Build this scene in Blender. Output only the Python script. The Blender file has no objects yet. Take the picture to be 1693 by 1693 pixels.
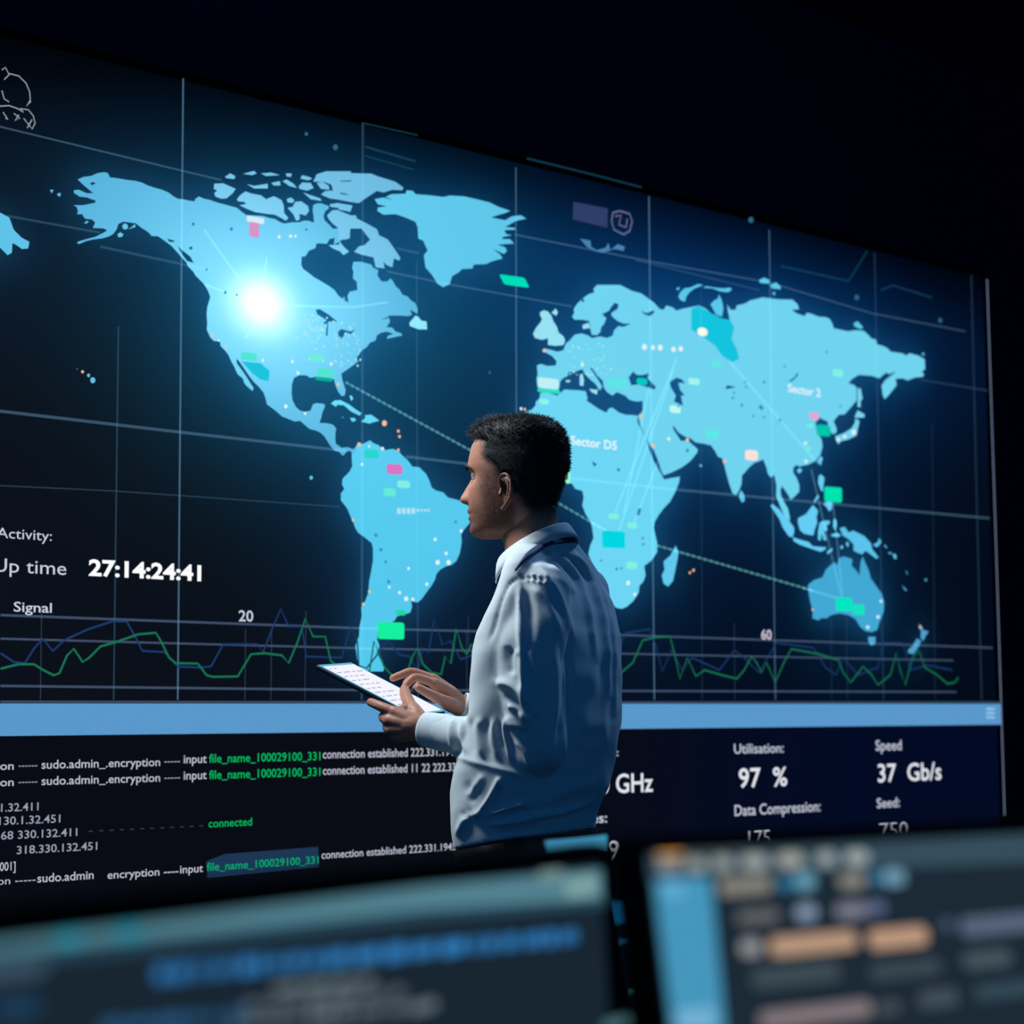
import bpy, bmesh, math, random
import numpy as np
from mathutils import Vector, Matrix

S = bpy.context.scene
COL = S.collection
rnd = random.Random(7)
nrg = np.random.default_rng(7)

# ------------------------------------------------------------------ camera
CX = CY = 846.5
VX = np.array([4500.0 - CX, 1165.0 - CY])          # where the wall's horizontals meet
VZ = np.array([589.0 - CX, -32050.0 - CY])         # where the verticals meet
FPX = math.sqrt(-(VX @ VZ))                        # focal length in pixels of the 1693 px frame

def unit(v):
    v = np.asarray(v, float)
    return v / np.linalg.norm(v)

_a = unit([VX[0], VX[1], FPX])                     # world X in camera axes (right, down, forward)
_u = unit([VZ[0], VZ[1], FPX])                     # world Z
_y = np.cross(_u, _a)                              # world Y in the same axes, handedness fixed below
if _y[2] < 0:
    _y = -_y
ROWS = np.array([_a, _y, _u])                      # world = ROWS @ cam(right, down, fwd)
RIGHT, DOWN, FWD = ROWS[:, 0], ROWS[:, 1], ROWS[:, 2]
CAM = np.array([0.0, 0.0, 1.22])
Z = np.array([0.0, 0.0, 1.0])
FH = unit([FWD[0], FWD[1], 0.0])                   # level viewing direction
RH = np.cross(FH, Z)                               # level right
HORIZON = 1165.0

def ray(px, py):
    return FWD + RIGHT * ((px - CX) / FPX) + DOWN * ((py - CY) / FPX)

def at_depth(px, py, d):                           # point seen at (px,py), d metres ahead
    r = ray(px, py)
    return CAM + r * (d / (r @ FH))

def project(P):
    v = np.asarray(P) - CAM
    f = v @ FWD
    return np.stack([CX + FPX * (v @ RIGHT) / f, CY + FPX * (v @ DOWN) / f], -1)

cd = bpy.data.cameras.new('camera')
cam = bpy.data.objects.new('camera', cd)
COL.objects.link(cam)
M = Matrix(((RIGHT[0], -DOWN[0], -FWD[0], CAM[0]), (RIGHT[1], -DOWN[1], -FWD[1], CAM[1]),
            (RIGHT[2], -DOWN[2], -FWD[2], CAM[2]), (0, 0, 0, 1)))
cam.matrix_world = M
cd.sensor_width = 36.0
cd.lens = 36.0 * FPX / 1693.0
cd.clip_start = 0.05
cd.dof.use_dof = True
cd.dof.focus_distance = 3.95
cd.dof.aperture_fstop = cd.lens / 1000.0 / 0.0170
S.camera = cam
S.view_settings.view_transform = 'Standard'
S.view_settings.look = 'None'
S.view_settings.gamma = 1.0
S.view_settings.exposure = 0.0
S.view_settings.use_curve_mapping = False
S.cycles.use_denoising = True

# ------------------------------------------------------------------ helpers
def lin(c):
    out = []
    for v in c:
        v /= 255.0
        out.append(v / 12.92 if v <= 0.04045 else ((v + 0.055) / 1.055) ** 2.4)
    return tuple(out)

def empty(name, loc, label, cat, group=None):
    o = bpy.data.objects.new(name, None)
    COL.objects.link(o)
    o.location = Vector(loc)
    o.empty_display_size = 0.1
    o['label'] = label
    o['category'] = cat
    if group:
        o['group'] = group
    return o

def origin(o):
    p = np.zeros(3)
    while o is not None:
        p = p + np.array(o.location)
        o = o.parent
    return p

def link(name, me, mat=None, parent=None, label=None):
    """link a mesh whose vertices are in world space; children keep their parent's axes"""
    o = bpy.data.objects.new(name, me)
    COL.objects.link(o)
    if mat is not None:
        me.materials.clear()
        for m in (mat if isinstance(mat, (list, tuple)) else [mat]):
            me.materials.append(m)
    if parent is not None:
        o.parent = parent
        me.transform(Matrix.Translation(Vector(-origin(parent))))
    if label:
        o['label'] = label
    return o

def mesh_of(V, F, smooth=False):
    me = bpy.data.meshes.new('m')
    me.from_pydata([tuple(map(float, v)) for v in V], [], [tuple(f) for f in F])
    me.update()
    if smooth:
        me.polygons.foreach_set('use_smooth', [True] * len(me.polygons))
    return me

def fix_normals(me):
    bm = bmesh.new()
    bm.from_mesh(me)
    bmesh.ops.recalc_face_normals(bm, faces=bm.faces)
    bm.to_mesh(me)
    bm.free()
    return me

def coords(me):
    a = np.empty(len(me.vertices) * 3)
    me.vertices.foreach_get('co', a)
    return a.reshape(-1, 3)

def normals(me):
    a = np.empty(len(me.vertices) * 3)
    me.vertex_normals.foreach_get('vector', a)
    return a.reshape(-1, 3)

def set_coords(me, a):
    me.vertices.foreach_set('co', np.ascontiguousarray(a, float).ravel())
    me.update()

def set_attr(me, name, col):
    at = me.color_attributes.new(name, 'FLOAT_COLOR', 'POINT')
    c = np.ones((len(me.vertices), 4), np.float32)
    c[:, :col.shape[1]] = col
    at.data.foreach_set('color', c.ravel())

def evaluated(me, mods):
    """mesh after a list of (type, settings) modifiers"""
    o = bpy.data.objects.new('tmp', me)
    COL.objects.link(o)
    for t, kw in mods:
        m = o.modifiers.new(t, t)
        for k, v in kw.items():
            setattr(m, k, v)
    dg = bpy.context.evaluated_depsgraph_get()
    dg.update()
    out = bpy.data.meshes.new_from_object(o.evaluated_get(dg))
    bpy.data.objects.remove(o)
    return out

def fuse(parts, voxel, smooth=0, factor=0.5):
    """one continuous skin over overlapping closed pieces"""
    V, F, n = [], [], 0
    for v, f in parts:
        V += [tuple(map(float, p)) for p in v]
        F += [tuple(i + n for i in q) for q in f]
        n += len(v)
    me = mesh_of(V, F)
    fix_normals(me)
    mods = [('REMESH', dict(mode='VOXEL', voxel_size=voxel, adaptivity=0.0))]
    if smooth:
        mods.append(('SMOOTH', dict(factor=factor, iterations=smooth)))
    out = evaluated(me, mods)
    out.polygons.foreach_set('use_smooth', [True] * len(out.polygons))
    return out

def loft(rings, cap=True, closed=True):
    rings = [np.asarray(r, float) for r in rings]
    n = len(rings[0])
    V = np.concatenate(rings)
    F = []
    for k in range(len(rings) - 1):
        for i in range(n if closed else n - 1):
            j = (i + 1) % n
            F.append((k * n + i, k * n + j, (k + 1) * n + j, (k + 1) * n + i))
    if cap:
        F.append(tuple(range(n))[::-1])
        F.append(tuple((len(rings) - 1) * n + i for i in range(n)))
    return V, F

def spline(P, n):
    """Catmull-Rom through the rows of P, n samples per span"""
    P = np.asarray(P, float)
    Q = np.vstack([2 * P[0] - P[1], P, 2 * P[-1] - P[-2]])
    out = []
    for i in range(len(P) - 1):
        p0, p1, p2, p3 = Q[i:i + 4]
        for t in np.linspace(0, 1, n, endpoint=False):
            out.append(0.5 * (2 * p1 + (p2 - p0) * t + (2 * p0 - 5 * p1 + 4 * p2 - p3) * t * t
                              + (3 * p1 - p0 - 3 * p2 + p3) * t ** 3))
    out.append(P[-1])
    return np.array(out)

def tube(path, radii, n=16, sub=6, ends=True, flat=1.0, flatdir=None):
    """rounded tapering tube; flat < 1 squeezes it along flatdir"""
    PR = np.column_stack([np.asarray(path, float), np.asarray(radii, float)])
    PR = spline(PR, sub)
    P, R = PR[:, :3], np.maximum(PR[:, 3], 1e-4)
    T = np.gradient(P, axis=0)
    T /= np.linalg.norm(T, axis=1)[:, None]
    if ends:                                        # hemispherical ends
        k = 4
        pre = [(P[0] - T[0] * R[0] * math.sin(a), R[0] * math.cos(a), T[0]) for a in np.linspace(1.45, 0.25, k)]
        post = [(P[-1] + T[-1] * R[-1] * math.sin(a), R[-1] * math.cos(a), T[-1]) for a in np.linspace(0.25, 1.45, k)]
        P = np.vstack([[q[0] for q in pre], P, [q[0] for q in post]])
        R = np.concatenate([[q[1] for q in pre], R, [q[1] for q in post]])
        T = np.vstack([[q[2] for q in pre], T, [q[2] for q in post]])
    ref = np.array([0.13, 0.27, 0.95])
    if abs(unit(ref) @ T[0]) > 0.9:
        ref = np.array([0.9, 0.3, 0.1])
    rings = []
    N = unit(np.cross(T[0], ref))
    for p, r, t in zip(P, R, T):
        N = unit(N - t * (N @ t))
        B = np.cross(t, N)
        a = np.linspace(0, 2 * math.pi, n, endpoint=False)
        off = np.outer(np.cos(a), N) * r + np.outer(np.sin(a), B) * r
        if flatdir is not None:
            fd = unit(flatdir)
            off = off - np.outer(off @ fd, fd) * (1 - flat)
        rings.append(p + off)
    return loft(rings)

def ball(c, r, n=12, m=8):
    r = np.broadcast_to(np.asarray(r, float), (3,))
    rings = []
    for e in np.linspace(-math.pi / 2 + 0.15, math.pi / 2 - 0.15, m):
        a = np.linspace(0, 2 * math.pi, n, endpoint=False)
        rings.append(np.stack([c[0] + r[0] * math.cos(e) * np.cos(a), c[1] + r[1] * math.cos(e) * np.sin(a),
                               np.full(n, c[2] + r[2] * math.sin(e))], 1))
    return loft(rings)

def box_verts(O, ax, ay, az, lo, hi):
    """box in the frame O + x*ax + y*ay + z*az"""
    V = []
    for z in (lo[2], hi[2]):
        for y in (lo[1], hi[1]):
            for x in (lo[0], hi[0]):
                V.append(O + ax * x + ay * y + az * z)
    F = [(0, 2, 3, 1), (4, 5, 7, 6), (0, 1, 5, 4), (2, 6, 7, 3), (0, 4, 6, 2), (1, 3, 7, 5)]
    return V, F

EX, EY, EZ = np.eye(3)

def box(lo, hi):
    return box_verts(np.zeros(3), EX, EY, EZ, lo, hi)

def bevelled(V, F, w, seg=3, smooth=True):
    bm = bmesh.new()
    bm.from_mesh(fix_normals(mesh_of(V, F)))
    bmesh.ops.bevel(bm, geom=list(bm.edges) + list(bm.verts), offset=w, segments=seg, affect='EDGES', profile=0.5)
    me = bpy.data.meshes.new('m')
    bm.to_mesh(me)
    bm.free()
    if smooth:
        me.polygons.foreach_set('use_smooth', [True] * len(me.polygons))
        try:
            me.set_sharp_from_angle(angle=0.7)
        except Exception:
            pass
    return me

# ------------------------------------------------------------------ materials
def new_mat(name):
    m = bpy.data.materials.new(name)
    m.use_nodes = True
    nt = m.node_tree
    nt.nodes.clear()
    out = nt.nodes.new('ShaderNodeOutputMaterial')
    return m, nt, out

def emit(name, rgb, strength=1.0, alpha=1.0):
    """a lit display colour (sRGB 0-255)"""
    m, nt, out = new_mat(name)
    e = nt.nodes.new('ShaderNodeEmission')
    e.inputs['Color'].default_value = (*lin(rgb), 1)
    e.inputs['Strength'].default_value = strength
    if alpha < 1:
        t = nt.nodes.new('ShaderNodeBsdfTransparent')
        e.inputs['Strength'].default_value = strength * alpha
        mx = nt.nodes.new('ShaderNodeAddShader')
        nt.links.new(t.outputs[0], mx.inputs[0])
        nt.links.new(e.outputs[0], mx.inputs[1])
        nt.links.new(mx.outputs[0], out.inputs[0])
    else:
        nt.links.new(e.outputs[0], out.inputs[0])
    return m

def surface(name, rgb, rough=0.6, metal=0.0, noise=0.0, scale=60.0, bump=0.0, spec=0.5, sheen=0.0, attr=None, sss=0.0):
    m, nt, out = new_mat(name)
    b = nt.nodes.new('ShaderNodeBsdfPrincipled')
    b.inputs['Roughness'].default_value = rough
    b.inputs['Metallic'].default_value = metal
    b.inputs['Specular IOR Level'].default_value = spec
    b.inputs['Sheen Weight'].default_value = sheen
    if sss:
        b.inputs['Subsurface Weight'].default_value = sss
        b.inputs['Subsurface Radius'].default_value = (0.010, 0.004, 0.002)
        b.inputs['Subsurface Scale'].default_value = 0.6
    tc = nt.nodes.new('ShaderNodeTexCoord')
    nz = nt.nodes.new('ShaderNodeTexNoise')
    nz.inputs['Scale'].default_value = scale
    nz.inputs['Detail'].default_value = 4
    nt.links.new(tc.outputs['Object'], nz.inputs['Vector'])
    hsv = nt.nodes.new('ShaderNodeHueSaturation')
    if attr:
        a = nt.nodes.new('ShaderNodeAttribute')
        a.attribute_name = attr
        nt.links.new(a.outputs['Color'], hsv.inputs['Color'])
    else:
        hsv.inputs['Color'].default_value = (*lin(rgb), 1)
    mr = nt.nodes.new('ShaderNodeMapRange')
    mr.inputs['To Min'].default_value = 1 - noise
    mr.inputs['To Max'].default_value = 1 + noise
    nt.links.new(nz.outputs['Fac'], mr.inputs['Value'])
    nt.links.new(mr.outputs['Result'], hsv.inputs['Value'])
    nt.links.new(hsv.outputs['Color'], b.inputs['Base Color'])
    if bump:
        bp = nt.nodes.new('ShaderNodeBump')
        bp.inputs['Strength'].default_value = bump
        bp.inputs['Distance'].default_value = 0.002
        nt.links.new(nz.outputs['Fac'], bp.inputs['Height'])
        nt.links.new(bp.outputs['Normal'], b.inputs['Normal'])
    nt.links.new(b.outputs[0], out.inputs[0])
    return m

def attr_emit(name, attr='col', burst=None):
    """display pixels taken from a colour attribute; burst = centre of the bright flash graphic"""
    m, nt, out = new_mat(name)
    a = nt.nodes.new('ShaderNodeAttribute')
    a.attribute_name = attr
    e = nt.nodes.new('ShaderNodeEmission')
    src = a.outputs['Color']
    if burst is not None:
        tc = nt.nodes.new('ShaderNodeTexCoord')
        def spot(centre, sig, rgb, scale):
            d = nt.nodes.new('ShaderNodeVectorMath'); d.operation = 'SUBTRACT'
            nt.links.new(tc.outputs['Object'], d.inputs[0]); d.inputs[1].default_value = centre
            s = nt.nodes.new('ShaderNodeVectorMath'); s.operation = 'MULTIPLY'
            nt.links.new(d.outputs[0], s.inputs[0]); s.inputs[1].default_value = (1 / sig[0], 0, 1 / sig[1])
            q = nt.nodes.new('ShaderNodeVectorMath'); q.operation = 'DOT_PRODUCT'
            nt.links.new(s.outputs[0], q.inputs[0]); nt.links.new(s.outputs[0], q.inputs[1])
            x = nt.nodes.new('ShaderNodeMath'); x.operation = 'MULTIPLY'; x.inputs[1].default_value = -1
            nt.links.new(q.outputs['Value'], x.inputs[0])
            p = nt.nodes.new('ShaderNodeMath'); p.operation = 'EXPONENT'
            nt.links.new(x.outputs[0], p.inputs[0])
            c = nt.nodes.new('ShaderNodeVectorMath'); c.operation = 'SCALE'
            c.inputs[0].default_value = tuple(v * scale for v in lin(rgb))
            nt.links.new(p.outputs[0], c.inputs['Scale'])
            return c.outputs[0]
        for args in burst:
            ad = nt.nodes.new('ShaderNodeVectorMath'); ad.operation = 'ADD'
            nt.links.new(src, ad.inputs[0]); nt.links.new(spot(*args), ad.inputs[1])
            src = ad.outputs[0]
    nt.links.new(src, e.inputs['Color'])
    nt.links.new(e.outputs[0], out.inputs[0])
    return m
# ------------------------------------------------------------------ the display wall
WALLP = at_depth(850, 846, 5.5)
YF = WALLP[1]                                      # front plane of the display
def on_wall(px, py):
    r = ray(px, py)
    t = (YF - CAM[1]) / r[1]
    p = CAM + r * t
    return p[0], p[2]

XR = on_wall(1655, 1200)[0]                        # right edge of the display
XL = on_wall(0, 1165)[0] - 1.7                     # it runs on to the left, outside the frame
ZT = on_wall(302, 118)[1]
ZB = 0.42
wall_root = empty('video_wall', ((XL + XR) / 2, YF + 0.05, 0.0),
                  'huge lit video wall showing a cyan world map, charts and readouts behind the standing man', 'display')

TILE = {  # crop origin and magnification of each measuring window
    'a': (110, 270, 7.054), 'b': (340, 270, 7.054), 'c': (560, 270, 5.461), 'd': (330, 480, 7.054),
    'e': (480, 500, 7.054), 'f': (460, 610, 5.291), 'g': (550, 850, 6.512), 'h': (870, 450, 7.054),
    'i': (1050, 450, 7.054), 'j': (1270, 480, 6.046), 'k': (1080, 650, 7.054), 'l': (1230, 660, 7.054),
    'm': (1260, 820, 5.643), 'n': (870, 620, 6.512), 'o': (900, 770, 6.512), 'p': (0, 0, 1.0),
    'q': (0, 560, 2.731), 'r': (1000, 760, 2.443)}

def outline(text):
    """'a 10,20 30,40 b 5,6 ...' -> display-plane points"""
    out, t = [], 'p'
    for w in text.split():
        if w in TILE:
            t = w
        else:
            x, y = map(float, w.split(','))
            ox, oy, s = TILE[t]
            out.append(on_wall(ox + x / s, oy + y / s))
    return out

NORTH_AMERICA = """a 125,190 195,160 280,150 360,115 440,105 480,118 500,165 560,172 640,185 700,195 790,205 870,225 950,262 1040,292
1110,310 1190,345 1240,385 1290,415 1350,420 1440,440 1490,445 1500,415 1540,388 1590,412 1693,435
b 60,435 150,465 215,480 300,505 360,520 420,570 470,605 560,610 660,615 740,640 800,650 870,690 910,705 1000,690 1090,690 1140,670
1200,672 1240,690 1260,690 1255,620 1245,560 1250,490 1290,468 1350,470 1430,500 1430,530 1390,560 1370,620 1385,670 1440,720 1480,765
1540,760 1650,755 1680,770 1670,850 1640,890 1590,890 1530,930 1490,950 1500,870 1440,885 1410,940 1340,935 1290,935 1275,990 1200,1020
1160,1085 1115,1090 1110,1180 1130,1230 1190,1275 1260,1330 1340,1375 1430,1430 1500,1480 1540,1540 1600,1590 1660,1625
c 85,1250 75,1200 95,1160 165,1145 160,1070 125,1040 130,985 118,940 130,890 200,890 290,915 310,945 355,965 345,1010 380,1065 430,1070
465,1040 490,1070 510,1110 545,1140 570,1185 620,1205 650,1240 690,1265 710,1320 705,1360 690,1350 640,1320 660,1370 620,1380 540,1375
460,1375 370,1420 450,1395 460,1430 430,1480 480,1485 510,1520 560,1535 570,1555 500,1570 430,1585 440,1560 490,1540 430,1520 380,1530
340,1555 330,1600 280,1620 250,1660 e 830,560 790,620 770,640 785,690 720,740 650,790 590,830 600,900 620,960 640,1020 630,1085 595,1095
560,1050 530,990 515,940 505,895 440,900 360,870 300,865 230,880 180,850 100,850 40,880 15,950 10,1060 20,1140 60,1220 110,1265 170,1275
230,1265 260,1190 300,1175 390,1185 400,1215 370,1280 355,1350 335,1405 420,1410 490,1425 530,1470 520,1540 520,1600 530,1660
f 510,660 550,690 600,685 650,700 690,700 650,745 630,720 600,715 580,745 560,760 530,725 490,715 450,670 420,620 400,590 370,560 330,540
270,525 230,490 190,455 140,460 90,440 30,415 d 870,1395 780,1330 765,1260 740,1190 690,1130 620,1060 560,980 500,890 450,820 425,800
430,850 480,920 530,990 580,1070 625,1140 615,1175 570,1140 520,1090 500,1030 440,980 420,940 400,890 370,840 330,750 290,700 240,650
235,600 160,590 120,550 80,460 85,380 78,280 85,200 120,80 100,20 a 1640,1480 1600,1410 1540,1350 1500,1310 1470,1260 1410,1200 1395,1160
1350,1110 1280,1030 1220,965 1140,905 1060,850 990,850 965,820 930,790 880,760 800,700 720,690 660,680 600,710 580,770 545,820 500,850
420,875 300,890 220,910 150,940 118,935 130,915 250,880 330,860 410,820 470,785 430,760 300,755 320,720 330,690 290,655 220,650 190,620
180,595 120,595 130,560 115,510 75,490 190,490 330,462 335,435 260,410 240,400 150,390 80,345 85,315 140,310 230,350 310,350 260,310 200,260"""
NA_HOLES = ["a 270,235 300,220 340,235 290,258", "a 1290,965 1350,1020 1390,1050 1440,1090 1480,1165 1400,1140 1340,1060",
            "a 1425,985 1450,970 1470,990 1440,1012", "a 1170,880 1260,905 1240,920 1190,915",
            "e 290,85 340,80 440,140 545,225 440,225 430,390 410,390 420,250 370,250 420,210 310,140",
            "e 550,345 590,310 690,340 755,320 700,370 640,350 600,420 565,420"]
ARCTIC = ["b 95,240 200,235 345,300 310,350 240,410 180,415 110,390 95,350 130,320 90,300",
          "b 360,420 400,370 460,330 530,355 640,375 700,420 790,385 880,430 905,490 910,580 960,640 930,670 880,640 800,600 700,590 570,570 470,530 390,490 470,475 440,450 370,445",
          "b 940,420 990,400 1030,430 1010,465 950,455",
          "b 950,520 1010,510 1040,450 1110,445 1190,500 1200,560 1160,610 1090,590 1090,660 1050,670 1020,600",
          "b 475,245 560,265 720,240 720,295 560,295", "b 890,210 940,190 1020,240 1060,290 970,265",
          "b 1080,270 1120,225 1220,230 1255,290 1180,320 1090,300", "b 220,160 280,120 340,150 330,185 240,175",
          "b 430,125 560,90 590,120 540,140", "b 930,120 1000,120 990,160 940,155", "b 760,230 860,210 870,260 790,260",
          "b 1120,140 1200,160 1240,180 1190,200 1100,180", "b 640,120 760,110 860,140 700,150", "b 1290,230 1360,220 1430,260 1440,310 1340,300",
          "b 1130,340 1210,370 1330,410 1350,440 1220,420",
          "b 1290,130 1400,95 1693,95 c 100,90 290,95 350,120 450,150 510,170 580,220 570,245 480,240 400,265 340,250 280,290 220,330 180,360 100,350 0,330 b 1440,410 1340,365 1390,325 1480,320 1460,250 1380,220 1250,215",
          "b 1440,480 1530,465 1693,490 c 120,385 100,440 60,430 0,420 b 1540,520 1450,510",
          "b 1410,610 1470,550 1530,545 1640,590 1693,610 c 150,470 160,500 250,545 340,595 360,650 440,690 490,760 550,850 545,880 495,860 480,940 430,920 400,890 410,950 330,940 310,850 200,825 135,800 180,750 230,740 280,690 200,590 100,590 95,680 0,690 b 1540,755 1470,700 1430,650",
          "b 1430,955 1560,950 1660,1020 1650,1060 1590,1080 1540,1020 1470,990", "c 0,700 30,740 85,800 40,830 0,790"]
ARCTIC_HOLES = ["b 1560,205 1693,200 c 110,165 30,165 b 1600,225", "c 0,265 60,275 100,290 20,280"]
GREENLAND = """c 320,325 400,310 490,335 420,305 470,280 600,275 610,245 665,250 690,280 820,290 940,305 1000,292 1130,300 1240,325 1360,355 1440,395 1545,430
1500,450 1430,470 1370,490 1500,515 1560,480 1640,470 1690,500 1600,520 1500,575 1590,585 1590,600 1490,605 1510,640 1560,650 1480,665 1470,685
1540,685 1580,725 1430,735 1500,760 1515,790 1490,820 1390,775 1460,830 1475,860 1380,885 1330,910 1215,915 1205,950 1110,955 1080,985
1020,1020 1000,1090 940,1120 890,1090 840,1010 780,940 765,830 800,790 760,700 715,680 710,580 690,530 600,490 510,460 400,465 345,430
350,400 430,390 350,370"""
NEWFOUNDLAND = "c 690,1375 720,1390 740,1420 790,1430 795,1500 720,1500 640,1470 635,1440"
SOUTH_AMERICA = """f 640,730 690,660 740,655 800,625 830,650 870,665 930,710 1000,700 1050,720 1080,755 1130,800 1170,855 1230,860 1290,920 1320,980 1340,1040 1380,1065
1440,1080 1480,1125 1560,1145 1650,1180 1693,1260 1670,1350 1610,1420 g 1380,220 1385,300 1365,420 1330,500 1280,545 1210,565 1150,600 1110,650
1100,700 1060,770 1000,850 950,920 910,950 870,945 840,930 850,1000 830,1060 770,1080 690,1100 660,1150 600,1180 570,1250 480,1260 475,1350
500,1420 470,1490 550,1650 540,1693 300,1693 260,1560 240,1420 280,1310 285,1210 310,1100 305,1000 340,950 380,850 390,720 410,620 430,500
430,370 415,310 340,250 270,200 240,150 215,80 190,30 f 600,1220 545,1150 545,1090 575,1050 555,1010 560,960 620,900 645,850 640,790"""
CARIBBEAN = ["e 470,1180 510,1145 580,1140 680,1190 760,1250 830,1295 800,1320 700,1270 620,1200 540,1195 530,1220",
             "e 865,1315 940,1310 1035,1380 960,1400 920,1415 820,1390 870,1350", "e 690,1350 740,1345 765,1375 720,1395",
             "e 685,1090 710,1085 730,1125 705,1150"]
EURASIA = """h 120,1090 165,1070 240,1095 340,1090 350,1040 300,980 190,920 200,890 280,905 360,930 430,910 460,830 500,800 560,730 640,715 720,740 760,770
860,750 940,770 1005,740 1020,680 1070,630 1130,640 1220,600 1130,600 1060,570 1000,520 985,480 1060,430 1075,380 1030,355 990,400 960,450 880,490
930,540 900,610 870,640 860,700 820,735 760,730 740,650 730,570 650,555 560,555 530,520 555,480 550,430 590,370 650,310 720,260 790,235 780,195
820,150 940,150 1090,150 1150,180 1230,220 1340,250 1420,310 1490,360 1550,430 1600,440 i 360,390 430,410 480,450 540,430 640,410 740,390 810,420
880,480 950,510 990,540 1060,590 1100,550 1080,470 1070,380 1110,440 1170,440 1180,390 1270,370 1340,330 1430,310 1480,295 1600,310
j 110,92 240,95 290,140 305,190 230,195 280,230 360,260 385,225 440,240 500,265 570,270 610,285 640,340 650,380 720,395 790,410 870,400 950,405
1000,450 1030,485 1070,490 1085,540 1150,560 1190,580 1220,615 1300,625 1350,635 1375,655 1410,630 1500,655 1560,690 1565,790 1530,810 1555,840
1540,865 1470,870 1390,900 1340,880 1270,885 1280,950 1230,1010 1200,1050 1160,1090 1140,1040 1130,950 1170,895 1230,850 1280,810 1200,840 1180,820
1140,850 1110,880 1030,855 900,845 830,890 800,930 850,945 880,970 880,1100 840,1150 760,1240 700,1245 650,1310 680,1380 680,1420 640,1440 600,1370
590,1310 540,1290 510,1270 470,1320 480,1420 530,1490 540,1560 520,1640 l 842,705 800,735 740,765 680,775 640,785 610,765 570,800 570,860 610,920
640,1000 640,1080 590,1130 540,1175 520,1130 480,1070 440,1010 420,1060 430,1130 470,1210 510,1280 530,1380 530,1420 480,1380 430,1280 400,1200
370,1130 375,1010 350,880 310,915 275,870 260,800 220,700 180,720 120,740 60,790 k 1058,930 1030,960 1025,1060 1000,1130 960,1190 920,1165 880,1050
850,940 820,820 800,760 750,740 720,680 670,610 590,590 490,575 420,520 370,510 290,460 230,375 225,410 260,470 320,560 400,550 440,590 515,655
510,690 440,780 380,830 320,870 220,920 115,960 80,880 60,800 0,660 n 1330,760 1300,700 1230,560 1205,470 1215,440 1250,380 1250,300
h 1350,1500 1290,1510 1200,1490 1150,1440 1080,1410 1050,1400 1000,1440 940,1400 900,1350 890,1270 820,1200 760,1115 740,1120 790,1190 850,1280
880,1330 860,1380 830,1350 810,1310 740,1250 680,1190 650,1130 560,1165 490,1160 480,1210 420,1240 390,1280 380,1360 360,1400 250,1370 130,1350
115,1240 130,1190"""
EURASIA_HOLES = ["h 1190,1230 1240,1160 1290,1200 1350,1200 1425,1180 1410,1240 1510,1340 1490,1370 1400,1340 1300,1310 1220,1320",
                 "i 400,1280 480,1230 540,1250 580,1295 500,1290 520,1370 575,1440 530,1440 555,1560 450,1510 470,1440 410,1340",
                 "i 1050,1350 1070,1320 1180,1340 1060,1365", "j 190,915 260,870 290,820 295,850 240,905",
                 "h 1335,450 1400,480 1480,445 1490,470 1440,515 1370,490", "i 1470,1570 1495,1590 1470,1605 1450,1590"]
AFRICA = """h 160,1410 230,1400 360,1440 440,1370 530,1375 620,1380 690,1390 710,1470 700,1500 760,1540 830,1590 930,1640 960,1590 1000,1580 1080,1640 1160,1665
n 1120,430 1200,440 1190,500 1230,580 1290,680 1320,800 1370,930 1440,1050 1480,1125 1560,1110 1650,1095 1640,1160 1600,1260 1540,1370 1480,1430
1420,1510 1380,1580 1370,1640 o 1180,700 1210,830 1210,930 1150,1020 1070,1080 1085,1180 1060,1250 1020,1290 1010,1370 950,1460 880,1520 830,1540
770,1530 680,1440 600,1200 520,1080 470,950 490,860 525,780 510,660 490,600 440,520 405,430 420,340 405,270 330,250 290,190 220,180 p 905,790 880,770
852,742 850,705 868,682 n 60,370 95,330 100,290 140,250"""
AFRICA_HOLES = ["n 705,930 730,945 755,960 735,985 715,965", "o 990,530 1010,460 1040,465 1015,535"]
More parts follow.
